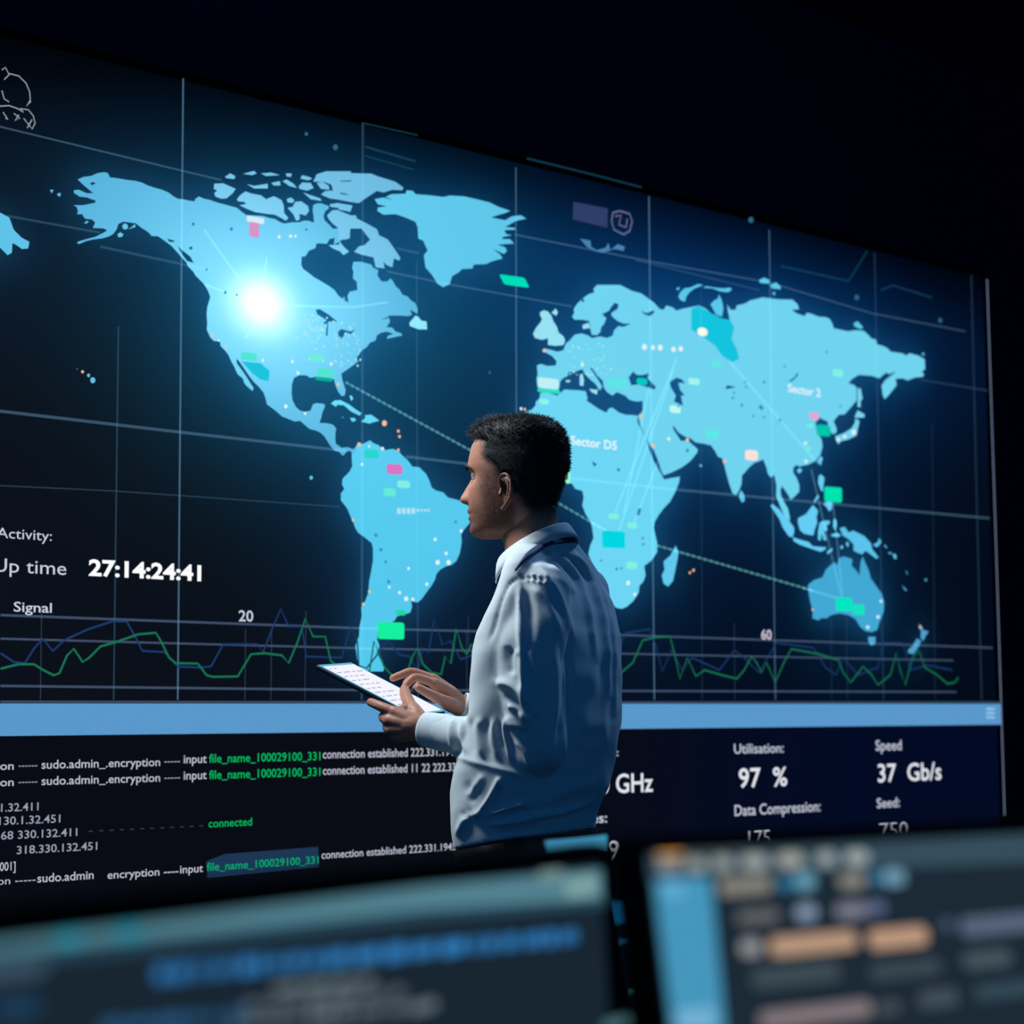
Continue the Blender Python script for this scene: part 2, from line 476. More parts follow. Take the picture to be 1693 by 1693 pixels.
ISLES = dict(
    britain=["h 155,470 200,445 250,460 290,510 310,570 355,640 370,700 430,750 450,800 430,850 340,860 250,850 250,770 180,790 100,770 75,720 110,650 160,590 180,550 160,510",
             "h 290,475 340,425 365,470 345,510"],
    mediterranean=["h 730,1360 790,1370 830,1370 820,1430 760,1400", "h 620,1200 650,1180 670,1260 660,1330 620,1320", "h 455,1260 515,1260 500,1285 460,1285",
                   "h 650,620 720,590 740,650 660,665"],
    arctic_russia=["i 500,290 520,240 570,190 640,180 730,140 790,150 680,195 630,235 590,290 580,345 530,330", "i 780,180 830,165 950,185 1030,190 1110,180 1120,210 1080,235 990,225 900,190",
                   "i 875,375 920,330 960,310 975,260 1010,340 1025,420 1010,520 940,495 910,440", "i 470,190 520,175 500,215", "i 1445,90 1500,65 1560,90 1560,135 1450,125",
                   "i 1570,150 1640,120 1693,170 1693,200 1590,190", "i 1595,240 1630,230 1620,280", "j 850,330 890,310 945,370 920,390 860,360", "j 1530,640 1545,622 1562,640 1545,655"],
    japan=["j 890,1200 960,1240 960,1270 900,1275 860,1270", "j 870,1280 910,1310 890,1390 880,1450 800,1490 720,1510 700,1540 680,1510 665,1460 750,1430 830,1380 860,1330",
           "j 890,980 920,980 940,1080 920,1110 920,1170 890,1165"],
    philippines=["l 870,890 900,880 935,920 925,980 915,1080 890,1060 860,970", "l 920,1220 980,1190 1030,1210 1020,1280 990,1310 960,1260", "l 810,1190 860,1110 870,1140 820,1210",
                 "l 850,720 890,660 915,690 890,775", "l 610,830 650,800 675,830 640,870"],
    indonesia=["l 305,1240 330,1225 400,1280 470,1360 530,1430 580,1500 580,1560 560,1610 520,1600 450,1500 410,1400 350,1310",
               "m 285,385 340,405 430,430 470,470 600,480 570,510 540,520 450,490 350,455 290,420", "m 600,520 655,485 650,510 605,545",
               "l 625,1390 720,1340 800,1235 860,1300 840,1380 850,1440 820,1520 805,1590 700,1570 650,1530 625,1440",
               "l 880,1440 920,1420 990,1415 1000,1440 960,1480 970,1530 930,1540 960,1640 930,1650 900,1560 890,1650 860,1640 860,1540",
               "l 1040,1400 1070,1400 1080,1460 1060,1540 1035,1480", "l 1010,1580 1080,1555 1130,1590 1090,1610 1020,1600",
               "m 780,430 800,430 805,470 785,470", "m 725,470 750,460 750,490 730,495"],
    new_guinea=["m 720,300 770,290 800,340 850,325 950,375 1010,440 1025,500 1085,575 1060,585 990,530 960,510 930,545 890,530 850,510 850,450 800,400 750,370",
                "m 1030,455 1080,430 1085,390 1110,430 1070,480", "m 1130,460 1150,460 1165,495", "m 1170,525 1210,530 1190,545", "m 1215,540 1245,545 1250,590 1225,580"],
    new_zealand=["m 1455,1195 1480,1210 1500,1250 1550,1265 1520,1310 1500,1355 1475,1320 1480,1260", "m 1440,1330 1480,1350 1460,1400 1410,1475 1360,1465 1355,1440 1400,1400",
                 "m 1510,770 1540,780 1520,800", "m 1300,830 1350,880 1330,885", "m 1335,705 1345,700 1360,740"],
    madagascar=["o 1410,860 1440,930 1430,1000 1400,1150 1380,1240 1330,1300 1280,1270 1260,1180 1290,1120 1280,1030 1350,970", "k 1000,1160 1025,1135 1060,1200 1060,1260 1030,1275 1000,1220"],
    alaska=["a 645,730 670,700 705,715 715,750 690,775 655,765", "a 590,830 625,805 660,830 640,860 600,862", "a 715,775 760,740 795,710 800,745 760,755",
            "a 200,700 235,670 255,685 225,705", "p 82,314 88,314 85,320", "p 94,320 100,319 99,325 95,324"])
AUSTRALIA = """m 425,830 480,785 560,760 590,690 640,640 680,620 700,650 715,580 760,565 840,590 830,650 870,690 905,740 915,620 935,565 965,640 990,690 1010,770 1060,840
1110,910 1135,990 1130,1080 1090,1180 1070,1250 1020,1270 960,1260 910,1220 870,1150 800,1110 720,1095 640,1110 600,1140 550,1140 520,1160 465,1140 470,1080 445,980 430,900"""
TASMANIA = "m 985,1315 1055,1315 1050,1380 1010,1395 990,1360"
FAR_WEST = ["p -12,350 0,352 15,360 22,380 35,393 48,400 46,411 36,412 26,405 20,402 19,418 12,422 0,410 -12,405"]

def fill(polys, y, name, mat, parent, rgb=None, label=None, closed=True):
    """flat lit shape on the display; polys = list of display-plane outlines, even-odd filled"""
    cu = bpy.data.curves.new('c', 'CURVE')
    cu.dimensions = '2D'
    cu.fill_mode = 'BOTH'
    for P in polys:
        sp = cu.splines.new('POLY')
        sp.points.add(len(P) - 1)
        for k, (x, z) in enumerate(P):
            sp.points[k].co = (x, z, 0, 1)
        sp.use_cyclic_u = True
    o = bpy.data.objects.new('c', cu)
    COL.objects.link(o)
    dg = bpy.context.evaluated_depsgraph_get(); dg.update()
    me = bpy.data.meshes.new_from_object(o.evaluated_get(dg))
    bpy.data.objects.remove(o)
    a = coords(me)
    set_coords(me, np.stack([a[:, 0], np.full(len(a), y), a[:, 1]], 1))
    if rgb is not None:
        set_attr(me, 'col', np.tile(lin(rgb), (len(a), 1)))
    return link(name, me, mat, parent, label)

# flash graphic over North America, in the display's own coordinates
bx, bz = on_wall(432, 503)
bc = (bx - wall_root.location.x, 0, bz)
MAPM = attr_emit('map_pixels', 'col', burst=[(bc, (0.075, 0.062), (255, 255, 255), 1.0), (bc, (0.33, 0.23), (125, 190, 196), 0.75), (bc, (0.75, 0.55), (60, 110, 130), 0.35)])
ALLMAP = []
def land(text, rgb, label, holes=(), y=0.0015):
    ps = [outline(t) for t in ([text] if isinstance(text, str) else text)]
    hs = [outline(t) for t in holes]
    ALLMAP.extend((p, 1) for p in ps)
    ALLMAP.extend((p, 0) for p in hs)
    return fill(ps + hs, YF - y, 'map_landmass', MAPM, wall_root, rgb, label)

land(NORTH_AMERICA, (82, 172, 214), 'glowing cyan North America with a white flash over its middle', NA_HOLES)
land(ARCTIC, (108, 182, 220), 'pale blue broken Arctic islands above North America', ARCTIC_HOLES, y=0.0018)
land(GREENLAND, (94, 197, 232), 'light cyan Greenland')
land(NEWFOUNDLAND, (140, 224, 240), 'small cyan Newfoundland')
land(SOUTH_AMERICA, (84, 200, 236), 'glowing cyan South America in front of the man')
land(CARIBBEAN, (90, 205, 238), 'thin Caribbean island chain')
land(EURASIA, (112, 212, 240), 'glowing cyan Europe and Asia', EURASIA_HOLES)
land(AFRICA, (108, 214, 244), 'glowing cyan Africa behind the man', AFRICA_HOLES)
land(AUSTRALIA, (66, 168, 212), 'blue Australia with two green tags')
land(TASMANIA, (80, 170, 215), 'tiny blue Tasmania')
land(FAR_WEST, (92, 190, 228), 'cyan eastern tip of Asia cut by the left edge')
# the map starts over again to the left of the frame
sx, sz = np.array(on_wall(40, 398)) - np.array(on_wall(1529, 606))
lim = on_wall(-9, 380)[0]
for txt in (EURASIA, ISLES['japan'][0], ISLES['japan'][1], AUSTRALIA):
    P = [(min(max(x + sx, XL + 0.012), lim), z + sz) for x, z in outline(txt)]
    if max(x for x, z in P) > XL + 0.03:
        ALLMAP.append((P, 1))
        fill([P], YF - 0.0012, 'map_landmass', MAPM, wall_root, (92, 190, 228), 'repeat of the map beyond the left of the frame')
for key, rgb, lab in (('britain', (150, 225, 243), 'pale British Isles'), ('mediterranean', (150, 225, 243), 'small Mediterranean and Danish islands'),
                      ('arctic_russia', (90, 200, 235), 'islands north of Russia'), ('japan', (120, 210, 238), 'bright Japanese islands'),
                      ('philippines', (105, 205, 245), 'Philippine islands'), ('indonesia', (100, 205, 245), 'Indonesian islands'),
                      ('new_guinea', (92, 195, 235), 'New Guinea and its islands'), ('new_zealand', (75, 160, 205), 'New Zealand islands'),
                      ('madagascar', (96, 200, 240), 'Madagascar and Sri Lanka'), ('alaska', (90, 180, 215), 'small islands off Alaska')):
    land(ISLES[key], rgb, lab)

# ---- display panel: casing and lit background (navy field with bloom painted in around the landmasses)
case = bevelled(*box((XL, YF + 0.002, ZB), (XR, YF + 0.10, ZT)), 0.006)
link('casing', case, surface('black_casing', (4, 4, 6), 0.8, noise=0.05, spec=0.03), wall_root, 'thin black casing of the video wall')
STEP = 0.022
gx = np.arange(XL + 0.004, XR - 0.003, STEP); gz = np.arange(ZB + 0.004, ZT - 0.003, STEP)
GXX, GZZ = np.meshgrid(gx, gz)
mask = np.zeros(GXX.shape)
for poly, on in ALLMAP:
    P = np.array(poly)
    x0, z0 = P.min(0) - STEP; x1, z1 = P.max(0) + STEP
    ii = np.where((gx >= x0) & (gx <= x1))[0]; kk = np.where((gz >= z0) & (gz <= z1))[0]
    if len(ii) == 0 or len(kk) == 0:
        continue
    sx = GXX[kk[0]:kk[-1] + 1, ii[0]:ii[-1] + 1]; sz = GZZ[kk[0]:kk[-1] + 1, ii[0]:ii[-1] + 1]
    ins = np.zeros(sx.shape, bool)
    Q = np.roll(P, -1, 0)
    for (ax_, az_), (bx_, bz_) in zip(P, Q):
        c = (az_ > sz) != (bz_ > sz)
        with np.errstate(divide='ignore', invalid='ignore'):
            ins ^= c & (sx < (bx_ - ax_) * (sz - az_) / (bz_ - az_) + ax_)
    sub = mask[kk[0]:kk[-1] + 1, ii[0]:ii[-1] + 1]
    sub[ins] = on

def blur(a, s):
    r = int(s * 3)
    k = np.exp(-0.5 * (np.arange(-r, r + 1) / s) ** 2); k /= k.sum()
    a = np.apply_along_axis(lambda v: np.convolve(np.pad(v, r, mode='edge'), k, 'valid'), 1, a)
    return np.apply_along_axis(lambda v: np.convolve(np.pad(v, r, mode='edge'), k, 'valid'), 0, a)

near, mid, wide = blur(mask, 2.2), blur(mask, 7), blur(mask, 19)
PX = project(np.stack([GXX.ravel(), np.full(GXX.size, YF), GZZ.ravel()], 1)).reshape(GXX.shape + (2,))
def mixc(c0, c1, t):
    return np.asarray(c0) * (1 - t[..., None]) + np.asarray(c1) * t[..., None]
def ss(a, b, x):
    t = np.clip((x - a) / (b - a), 0, 1)
    return t * t * (3 - 2 * t)
WIDTH = XR - on_wall(0, 1165)[0]
fx = (GXX - on_wall(0, 1165)[0]) / WIDTH
zbar = on_wall(0, 1190)[1]
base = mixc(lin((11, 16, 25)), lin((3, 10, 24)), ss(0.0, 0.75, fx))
base = base + near[..., None] * np.array(lin((14, 62, 92))) + mid[..., None] * np.array(lin((8, 54, 92))) * (.55 + .45 * ss(0.0, 0.3, fx))[..., None] + wide[..., None] * np.array(lin((2, 30, 66))) * ss(0.05, 0.6, fx)[..., None]  # halo round the land painted into the screen colour
gn = np.exp(-(((GXX - on_wall(640, 450)[0]) / 0.7) ** 2 + ((GZZ - on_wall(640, 420)[1]) / 0.5) ** 2))  # teal bloom in the north, painted into the background
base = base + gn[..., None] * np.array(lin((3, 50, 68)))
gb = np.exp(-(((GXX - on_wall(1110, 420)[0]) / 1.3) ** 2 + ((GZZ - on_wall(1110, 400)[1]) / 0.42) ** 2))  # wide blue bloom near the top, painted in likewise
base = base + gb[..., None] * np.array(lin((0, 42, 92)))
gt = np.exp(-(((GXX - bx - .12) / 0.40) ** 2 + ((GZZ - bz + .05) / 0.30) ** 2))  # halo of the flash, painted into the background
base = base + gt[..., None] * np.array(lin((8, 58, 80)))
# background and its painted bloom are faded dark towards the top rim; below the bar the console window is black-blue
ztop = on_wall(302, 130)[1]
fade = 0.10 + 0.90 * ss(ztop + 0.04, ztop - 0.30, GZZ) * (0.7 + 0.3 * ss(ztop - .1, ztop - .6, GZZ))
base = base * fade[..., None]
low = mixc(lin((9, 12, 20)), lin((3, 11, 36)), ss(0.35, 0.8, fx))
lowm = ss(zbar + 0.012, zbar - 0.012, GZZ)
base = base * (1 - lowm[..., None]) + low * lowm[..., None]
n1, n0 = GXX.shape
idx = np.arange(n0 * n1).reshape(n1, n0)
F = np.stack([idx[:-1, :-1], idx[:-1, 1:], idx[1:, 1:], idx[1:, :-1]], -1).reshape(-1, 4)
bg = mesh_of(np.stack([GXX.ravel(), np.full(GXX.size, YF), GZZ.ravel()], 1), F.tolist())
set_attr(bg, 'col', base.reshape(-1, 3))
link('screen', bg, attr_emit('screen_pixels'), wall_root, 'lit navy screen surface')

# ---- line work
def strokes(lines, y, name, mat, label, closed=False):
    """lines = [(outline points, width in px at 850,850)]; mitred flat ribbons"""
    V, Fc = [], []
    for P, w in lines:
        P = np.asarray(P, float)
        w = w * 5.5 / FPX / 2
        T = np.gradient(P, axis=0)
        T /= np.linalg.norm(T, axis=1)[:, None] + 1e-9
        N = np.stack([-T[:, 1], T[:, 0]], 1) * w
        n = len(V)
        for a, b in zip(P + N, P - N):
            V += [(a[0], YF - y, a[1]), (b[0], YF - y, b[1])]
        for k in range(len(P) - 1):
            Fc.append((n + 2 * k, n + 2 * k + 1, n + 2 * k + 3, n + 2 * k + 2))
    return link(name, mesh_of(V, Fc), mat, wall_root, label)

def O(t):
    P = outline(t)
    x0, x1 = on_wall(3, 700)[0], XL + 0.01
    if P[0][0] < x0 and len(P) > 8:                 # a trace: carry it on by reflection
        k = [q for q in P if q[0] < 2 * P[0][0] - x1]
        return [(2 * P[0][0] - x, z) for x, z in k[:0:-1]] + P
    if P[0][0] < x0 and len(P) < 5 and abs(P[1][0] - P[0][0]) > .1:
        m = (P[1][1] - P[0][1]) / (P[1][0] - P[0][0])
        return [(x1, P[0][1] + m * (x1 - P[0][0]))] + P
    return P
GRID = [("p 302,130 293,1157", 2.6), ("p 852,277 853,760 854,1157", 2.2), ("p 1072,325 1076,700 1081,1157", 3.0), ("p 1271,380 1281,1157", 2.4),
        ("p 0,210 302,283 365,298", 2.4), ("p 850,388 1072,432 1270,467 1440,518 1595,548", 2.6), ("p 639,449 745,471 945,507", 2.4),
        ("p 0,680 300,715 575,746", 4.2), ("p 670,755 780,768 935,790 1100,808 1635,857", 4.2)]
strokes([(O(t), w) for t, w in GRID[:4]], 0.0022, 'map_gridline', emit('grid_blue', (92, 134, 165), alpha=0.55), 'pale blue upright grid lines of the map')
strokes([(O(t), w) for t, w in GRID[4:]], 0.0023, 'map_gridline', emit('grid_level', (92, 134, 165), alpha=0.32), 'dimmer level grid lines of the map')
FAINT = [("p 599,203 597,1157", 4.0), ("p 195,540 187,1157", 2.2), ("p 688,430 690,1157", 2.2), ("p 1445,418 1460,1157", 2.6), ("p 1605,455 1622,1157", 3.0),
         ("p 10,357 165,385", 3), ("p 165,408 300,437 350,447", 3.5), ("p 1050,430 1255,480", 2.5), ("p 1521,628 1632,646", 2.5), ("p 656,411 692,419", 4),
         ("p 0,803 190,812 560,838", 1.5), ("p 1158,470 1160,1157", 1.2), ("p 1372,830 1374,1157", 1.2), ("p 1540,700 1545,1157", 1.2),]
strokes([(O(t), w) for t, w in (("p 870,262 980,289 1060,310", 3), ("p 603,243 686,267", 3), ("p 603,258 684,281", 2), ("p 600,204 690,224", 2), ("p 1290,440 1402,465 1433,415", 3), ("p 1455,480 1475,472 1540,492", 3))],
        0.0022, 'map_gridline', emit('grid_dim', (30, 86, 110), alpha=0.45), 'dim teal lines near the top of the display')
strokes([(O(t), w) for t, w in FAINT], 0.0022, 'map_gridline', emit('grid_faint', (58, 92, 120), alpha=0.42), 'faint secondary grid lines of the map')
strokes([(O("p 1631,462 1645,880 1654,1160 1660,1350"), 3.6)], 0.0024, 'border_line', emit('border', (120, 135, 165), alpha=0.85), 'bright vertical line at the right rim')
CHART = [("p 0,1017 600,1039 1030,1050 1640,1071", 3.4), ("p 0,1056 600,1072 1575,1092", 3.0), ("p 0,1134 600,1141 1580,1144", 3.4), ("p 0,1160 820,1161 1651,1161", 2.6)]
strokes([(O(t), w) for t, w in CHART], 0.0024, 'chart_gridline', emit('chart_grey', (84, 104, 136), alpha=0.5), 'level lines of the signal chart')
strokes([(O(t), 1.6) for t in ("p 68,1000 66,1157", "p 405,1040 404,1157", "p 505,1010 503,1157", "p 448,1040 447,1157", "p 770,1040 771,1157", "p 1213,1030 1214,1157", "p 1398,1010 1400,1157", "p 773,1020 774,1080")],
        0.0023, 'chart_gridline', emit('chart_tick', (50, 66, 92), alpha=0.6), 'faint upright ticks of the signal chart')
GREEN = """q 0,1490 80,1470 150,1470 190,1495 240,1520 265,1510 300,1430 330,1400 370,1460 400,1440 450,1390 520,1370 620,1335 700,1328 720,1360 760,1440 790,1465
890,1467 930,1520 960,1527 1070,1525 1130,1425 1190,1420 1270,1430 1300,1465 1340,1370 1375,1265 1410,1345 1465,1345 1490,1455
p 570,1112 590,1116 610,1108 617,1060 625,1080 634,1103 650,1120 672,1112 681,1085 689,1072 698,1098 712,1112 728,1115 735,1085 744,1097 753,1040 762,1070 770,1082 779,1065 786,1072
795,1095 850,1080 930,1110 985,1120 1022,1115 r 110,820 150,730 200,718 260,715 280,790 300,885 330,800 365,875 400,850 470,870 530,885 560,850 590,795 610,820 630,860 650,820 685,900
720,820 750,765 860,785 940,810 960,860 990,900 1040,835 1075,870 1100,910 1150,870 1175,780 1190,850 1210,910 1240,800 1265,770 1290,840 1340,870 1380,905 1410,900 1425,880"""
BLUE = """q 0,1420 60,1460 110,1465 150,1400 190,1355 235,1410 290,1360 400,1310 510,1275 570,1278 610,1350 640,1410 740,1415 800,1480 900,1485 950,1480 1005,1380 1160,1380
1185,1415 1230,1300 1265,1220 1300,1300 1360,1300 1380,1435 1540,1440 1580,1300 1610,1370 p 592,1100 605,1105 640,1060 660,1083 675,1085 690,1110 697,1070 707,1080 717,1022 730,1066 744,1060 760,1090
820,1070 900,1060 960,1095 1024,1070 r 80,700 180,685 205,760 230,855 265,770 310,850 350,800 460,850 520,770 560,800 620,860 690,740 840,760 890,840 930,870 960,800 1020,870 1100,840 1120,740 1200,740 1230,850 1300,830 1400,850"""
strokes([(O(GREEN), 3.2)], 0.0030, 'signal_trace', emit('trace_green', (22, 112, 78)), 'jagged green trace of the signal chart')
strokes([(O(BLUE), 3.0)], 0.0027, 'signal_trace', emit('trace_blue', (28, 56, 106)), 'jagged blue trace of the signal chart')
RAYS = ["p 1118,592 1012,856", "p 1112,612 1022,878", "p 1088,760 1044,872", "p 1205,598 1352,768", "p 436,505 585,508 640,500", "p 336,380 385,448 428,500", "p 430,500 440,425", "p 336,470 430,505", "p 405,560 435,505",
        "p 1340,776 1391,992", "p 1376,832 1392,985", "p 1072,640 1030,850", "p 1325,972 1388,990"]
strokes([(O(t), 3.2) for t in RAYS], 0.0030, 'route_line', emit('ray', (150, 225, 245), alpha=0.2), 'thin pale rays joining tagged places')
DASH = []
for a, b in (((570, 632), (790, 752)), ((905, 822), (1005, 880)), ((1085, 902), (1345, 977))):
    n = int(math.hypot(b[0] - a[0], b[1] - a[1]) / 10)
    for k in range(n):
        p0 = [a[i] + (b[i] - a[i]) * k / n for i in (0, 1)]; p1 = [a[i] + (b[i] - a[i]) * (k + 0.55) / n for i in (0, 1)]
        DASH.append(([on_wall(*p0), on_wall(*p1)], 4.5))
    DASH.append(([on_wall(*a), on_wall(*b)], 2.2))
strokes(DASH, 0.0028, 'route_line', emit('dash', (78, 140, 142), alpha=0.7), 'dashed teal route across the oceans')
SKETCH = ["p 2,116 8,112 14,124 6,132", "p 14,122 30,126 42,138 48,152 49,166 43,176 50,168", "p 2,150 6,164 14,169", "p 0,176 14,175 28,180 38,186 32,180 46,182 54,192 57,204 52,214 48,208", "p 4,186 12,198 8,196", "p 22,188 32,196 24,200 30,190", "p 38,196 46,206 52,198 44,212"]
strokes([(O(t), 1.6) for t in SKETCH], 0.0028, 'line_sketch', emit('sketch', (150, 160, 168)), 'thin white scribbled outline at the upper left')
BADGE = ["p 1012,352 1024,349 1040,354 1044,366 1040,382 1030,388 1014,380 1010,366 1012,352", "p 1016,358 1026,356 1022,372 1034,376 1036,362"]
strokes([(O(t), 3.2) for t in BADGE], 0.0028, 'map_badge', emit('badge', (112, 112, 150), alpha=0.8), 'small rounded grey badge above Europe')
fill([O("p 947,334 1004,345 1003,377 946,363")], YF - 0.0026, 'map_badge', emit('badge_plate', (46, 62, 104)), wall_root, None, 'dull blue plate above Europe')
fill([O("p 958,395 975,398 976,408 985,414 1000,410 1005,402 1008,414 1020,404 1032,408 1030,415 1015,412 996,418 985,416 970,409")], YF - 0.0026, 'map_landmass', emit('svalbard', (70, 130, 175)), wall_root, None, 'broken islands below the badge')

# ---- tags and city lights
def tag_shape(cx, cy, w, h, rgb, label, r=0.28, skew=0.0):
    P = []
    rad = min(w, h) * r
    for sx, sy, a0 in ((1, -1, -90), (1, 1, 0), (-1, 1, 90), (-1, -1, 180)):
        for a in (0, 30, 60, 90):
            t = math.radians(a0 + a)
            x = cx + sx * (w / 2 - rad) + rad * math.cos(t); y = cy + sy * (h / 2 - rad) + rad * math.sin(t)
            P.append(on_wall(x + skew * (y - cy), y + 0.14 * (x - cx) * (1165 - cy) / 700))
    return fill([P], YF - 0.0034, 'map_tag', emit('tag', rgb), wall_root, None, label)

MINT, GRN, TEAL = (130, 240, 225), (0, 222, 170), (0, 208, 220)
for a in ((849, 465, 42, 17, (0, 222, 185), 'bright green tag below Greenland', 0.2, 0.5), (651, 776, 26, 17, (214, 118, 196), 'pink tag on South America'),
          (666, 801, 21, 12, MINT, 'upper mint tag on South America'), (643, 814, 20, 13, (100, 235, 215), 'lower mint tag on South America'), (613, 751, 24, 14, (40, 215, 205), 'green tag in the north of South America'),
          (645, 1043, 44, 28, (20, 240, 160), 'bright green tag beside the tip of South America', 0.15), (661, 1013, 16, 9, (30, 215, 165), 'small green tag above the bright one'),
          (1013, 892, 38, 28, (0, 214, 226), 'large turquoise tag on Africa', 0.12), (1013, 854, 17, 9, MINT, 'mint tag above the turquoise one'), (1044, 869, 16, 10, MINT, 'mint tag in east Africa'),
          (1043, 935, 18, 12, MINT, 'mint tag in southern Africa'), (937, 788, 9, 23, (150, 250, 215), 'bright tag beside the head'), (1394, 999, 27, 22, (0, 232, 192), 'larger green tag on Australia', 0.15),
          (1418, 1008, 20, 17, (20, 226, 190), 'smaller green tag on Australia', 0.15), (1376, 818, 29, 25, (0, 226, 176), 'bright green tag by the Philippines', 0.15), (1360, 712, 24, 19, (0, 196, 172), 'green tag on the Chinese coast'),
          (1345, 688, 16, 13, (222, 168, 215), 'pink tag in the far east'), (1384, 617, 17, 12, MINT, 'mint tag in eastern Siberia'), (1241, 753, 21, 17, (252, 226, 216), 'white tag by the Bay of Bengal', 0.25),
          (1176, 718, 22, 16, (92, 232, 230), 'turquoise tag in southern Asia'), (1146, 631, 18, 11, (160, 244, 238), 'mint tag east of the inland sea'), (1115, 677, 18, 12, (190, 250, 242), 'pale tag south of the inland sea'),
          (1183, 602, 15, 9, (95, 235, 222), 'green tag in central Asia'), (1160, 549, 17, 14, (250, 252, 232), 'white oval in northern Russia', 0.5), (419, 380, 17, 25, (215, 150, 200), 'pink tag on Canada'),
          (421, 364, 29, 10, (216, 236, 250), 'white tag on Canada'), (410, 590, 26, 13, (80, 230, 215), 'green tag on the west coast'), (522, 592, 26, 12, (110, 236, 224), 'green tag inland'),
          (537, 616, 28, 12, (80, 232, 205), 'green tag on the gulf coast'), (534, 627, 28, 6, (0, 178, 150), 'dark green strip on the gulf coast'), (1020, 634, 34, 16, (92, 230, 230), 'turquoise tag on the Balkans'),
          (1060, 631, 18, 11, (0, 205, 190), 'green tag on the inland sea', 0.4), (905, 634, 35, 17, (190, 240, 246), 'pale tag on Iberia'), (906, 647, 37, 6, (40, 225, 190), 'green strip under the pale tag'),
          (898, 664, 15, 9, (140, 245, 235), 'mint tag in northwest Africa'), (1338, 704, 10, 7, (110, 240, 225), 'small mint tag in China'), (1334, 742, 10, 8, (110, 240, 225), 'lower mint tag in China')):
    tag_shape(*a[:4], a[4], a[5], *(a[6:]))
fill([O("i 650,430 740,395 880,480 1000,540 1100,560 1150,640 1120,780 1180,900 1210,1010 1130,1050 1010,980 930,860 760,740 650,670")], YF - 0.0022, 'map_region', emit('region', (20, 196, 222)), wall_root, None, 'turquoise shaded region of Russia')
fill([O("d 480,830 700,850 810,940 800,1060 700,1040 610,970")], YF - 0.0022, 'map_region', emit('region2', (30, 196, 222)), wall_root, None, 'turquoise shaded region of the south west')
LIGHTS = [(350, 555, 3, 1), (372, 573, 2.5, 1), (360, 563, 2, 0), (482, 598, 3, 0), (491, 617, 3, 0), (471, 672, 3.5, 0), (503, 684, 2.5, 0), (546, 602, 3, 0), (433, 596, 2.5, 0), (558, 636, 3, 1), (634, 700, 5, 1), (657, 713, 2.6, 1), (659, 722, 2.6, 1),
          (513, 790, 3.4, 2), (592, 735, 3.6, 1), (609, 738, 2, 0), (631, 742, 3, 0), (657, 744, 2.5, 1), (597, 768, 2.6, 0), (582, 860, 2.4, 1), (761, 878, 3, 0), (718, 892, 3, 0), (736, 915, 3, 0), (722, 930, 4.2, 0), (740, 930, 4.2, 0), (704, 966, 3, 0),
          (674, 940, 2.6, 0), (670, 990, 4.2, 0), (681, 991, 3, 0), (659, 980, 3, 0), (609, 978, 2.6, 1), (599, 999, 2.6, 1), (642, 971, 2.4, 0), (1078, 737, 3.4, 1), (1104, 726, 3, 0), (1135, 727, 3.2, 1), (1037, 964, 4, 0), (1048, 983, 3, 0),
          (1064, 574, 5, 0), (1078, 575, 4, 0), (1090, 575, 5, 0), (1112, 578, 4.5, 0), (1124, 577, 4.5, 0), (1057, 688, 3.4, 1), (1196, 763, 3, 1), (1331, 763, 3, 0), (1450, 1020, 3, 0), (1433, 1037, 3, 0), (1455, 994, 2.6, 0), (1342, 1008, 2, 1), (1410, 715, 4.4, 0),
          (1395, 722, 3, 0), (1384, 727, 3, 0), (126, 610, 1.5, 3), (135, 615, 2.6, 1), (145, 621, 3, 2), (152, 629, 5, 2), (1520, 1037, 2.4, 1), (1157, 770, 2.4, 2), (1139, 947, 2.2, 1), (1145, 943, 2.4, 1), (553, 244, 5, 3), (505, 222, 3.4, 3),
          (808, 616, 2.4, 3), (860, 676, 2.6, 0), (866, 677, 2.4, 1), (898, 580, 3, 1), (961, 603, 3, 0), (1415, 492, 4.6, 3), (962, 497, 3, 3), (1240, 364, 5, 3), (1553, 530, 4, 3), (567, 494, 2.6, 2), (1330, 733, 3, 0), (460, 392, 3, 0), (479, 391, 3, 0), (487, 391, 2.4, 0)]
LIGHTS += [(rnd.uniform(498, 596), rnd.uniform(530, 606), rnd.uniform(.8, 1.9), 4) for _ in range(90)]
LIGHTS += [(rnd.uniform(936, 1010), rnd.uniform(568, 622), rnd.uniform(.8, 1.8), 4) for _ in range(45)] + [(rnd.uniform(470, 540), rnd.uniform(520, 560), rnd.uniform(.8, 2.2), 4) for _ in range(40)]
LIGHTS += [(x, y, r, 5) for x, y, r in ((620, 885, 3), (628, 909, 3), (636, 929, 2.4), (641, 962, 3), (752, 863, 2.4), (1021, 777, 3), (1061, 890, 2.2), (1062, 900, 2.2), (1018, 941, 2.6), (1026, 940, 2), (992, 927, 2),
           (1210, 658, 2.4), (1212, 650, 2), (1225, 670, 2.6), (1232, 640, 2), (1256, 673, 3.4), (1244, 688, 2), (1262, 690, 2), (1288, 695, 2.4), (1262, 632, 2.4), (1230, 632, 2), (1296, 606, 2), (1365, 582, 2), (1388, 672, 2),
           (1135, 745, 3), (1120, 672, 2), (340, 446, 2), (318, 371, 3), (381, 379, 3), (371, 484, 2.6), (390, 488, 2), (505, 380, 2.4), (565, 690, 2))]
LC = [(226, 244, 250), (244, 190, 150), (100, 190, 225), (44, 100, 130), (178, 236, 246), (38, 142, 184)]
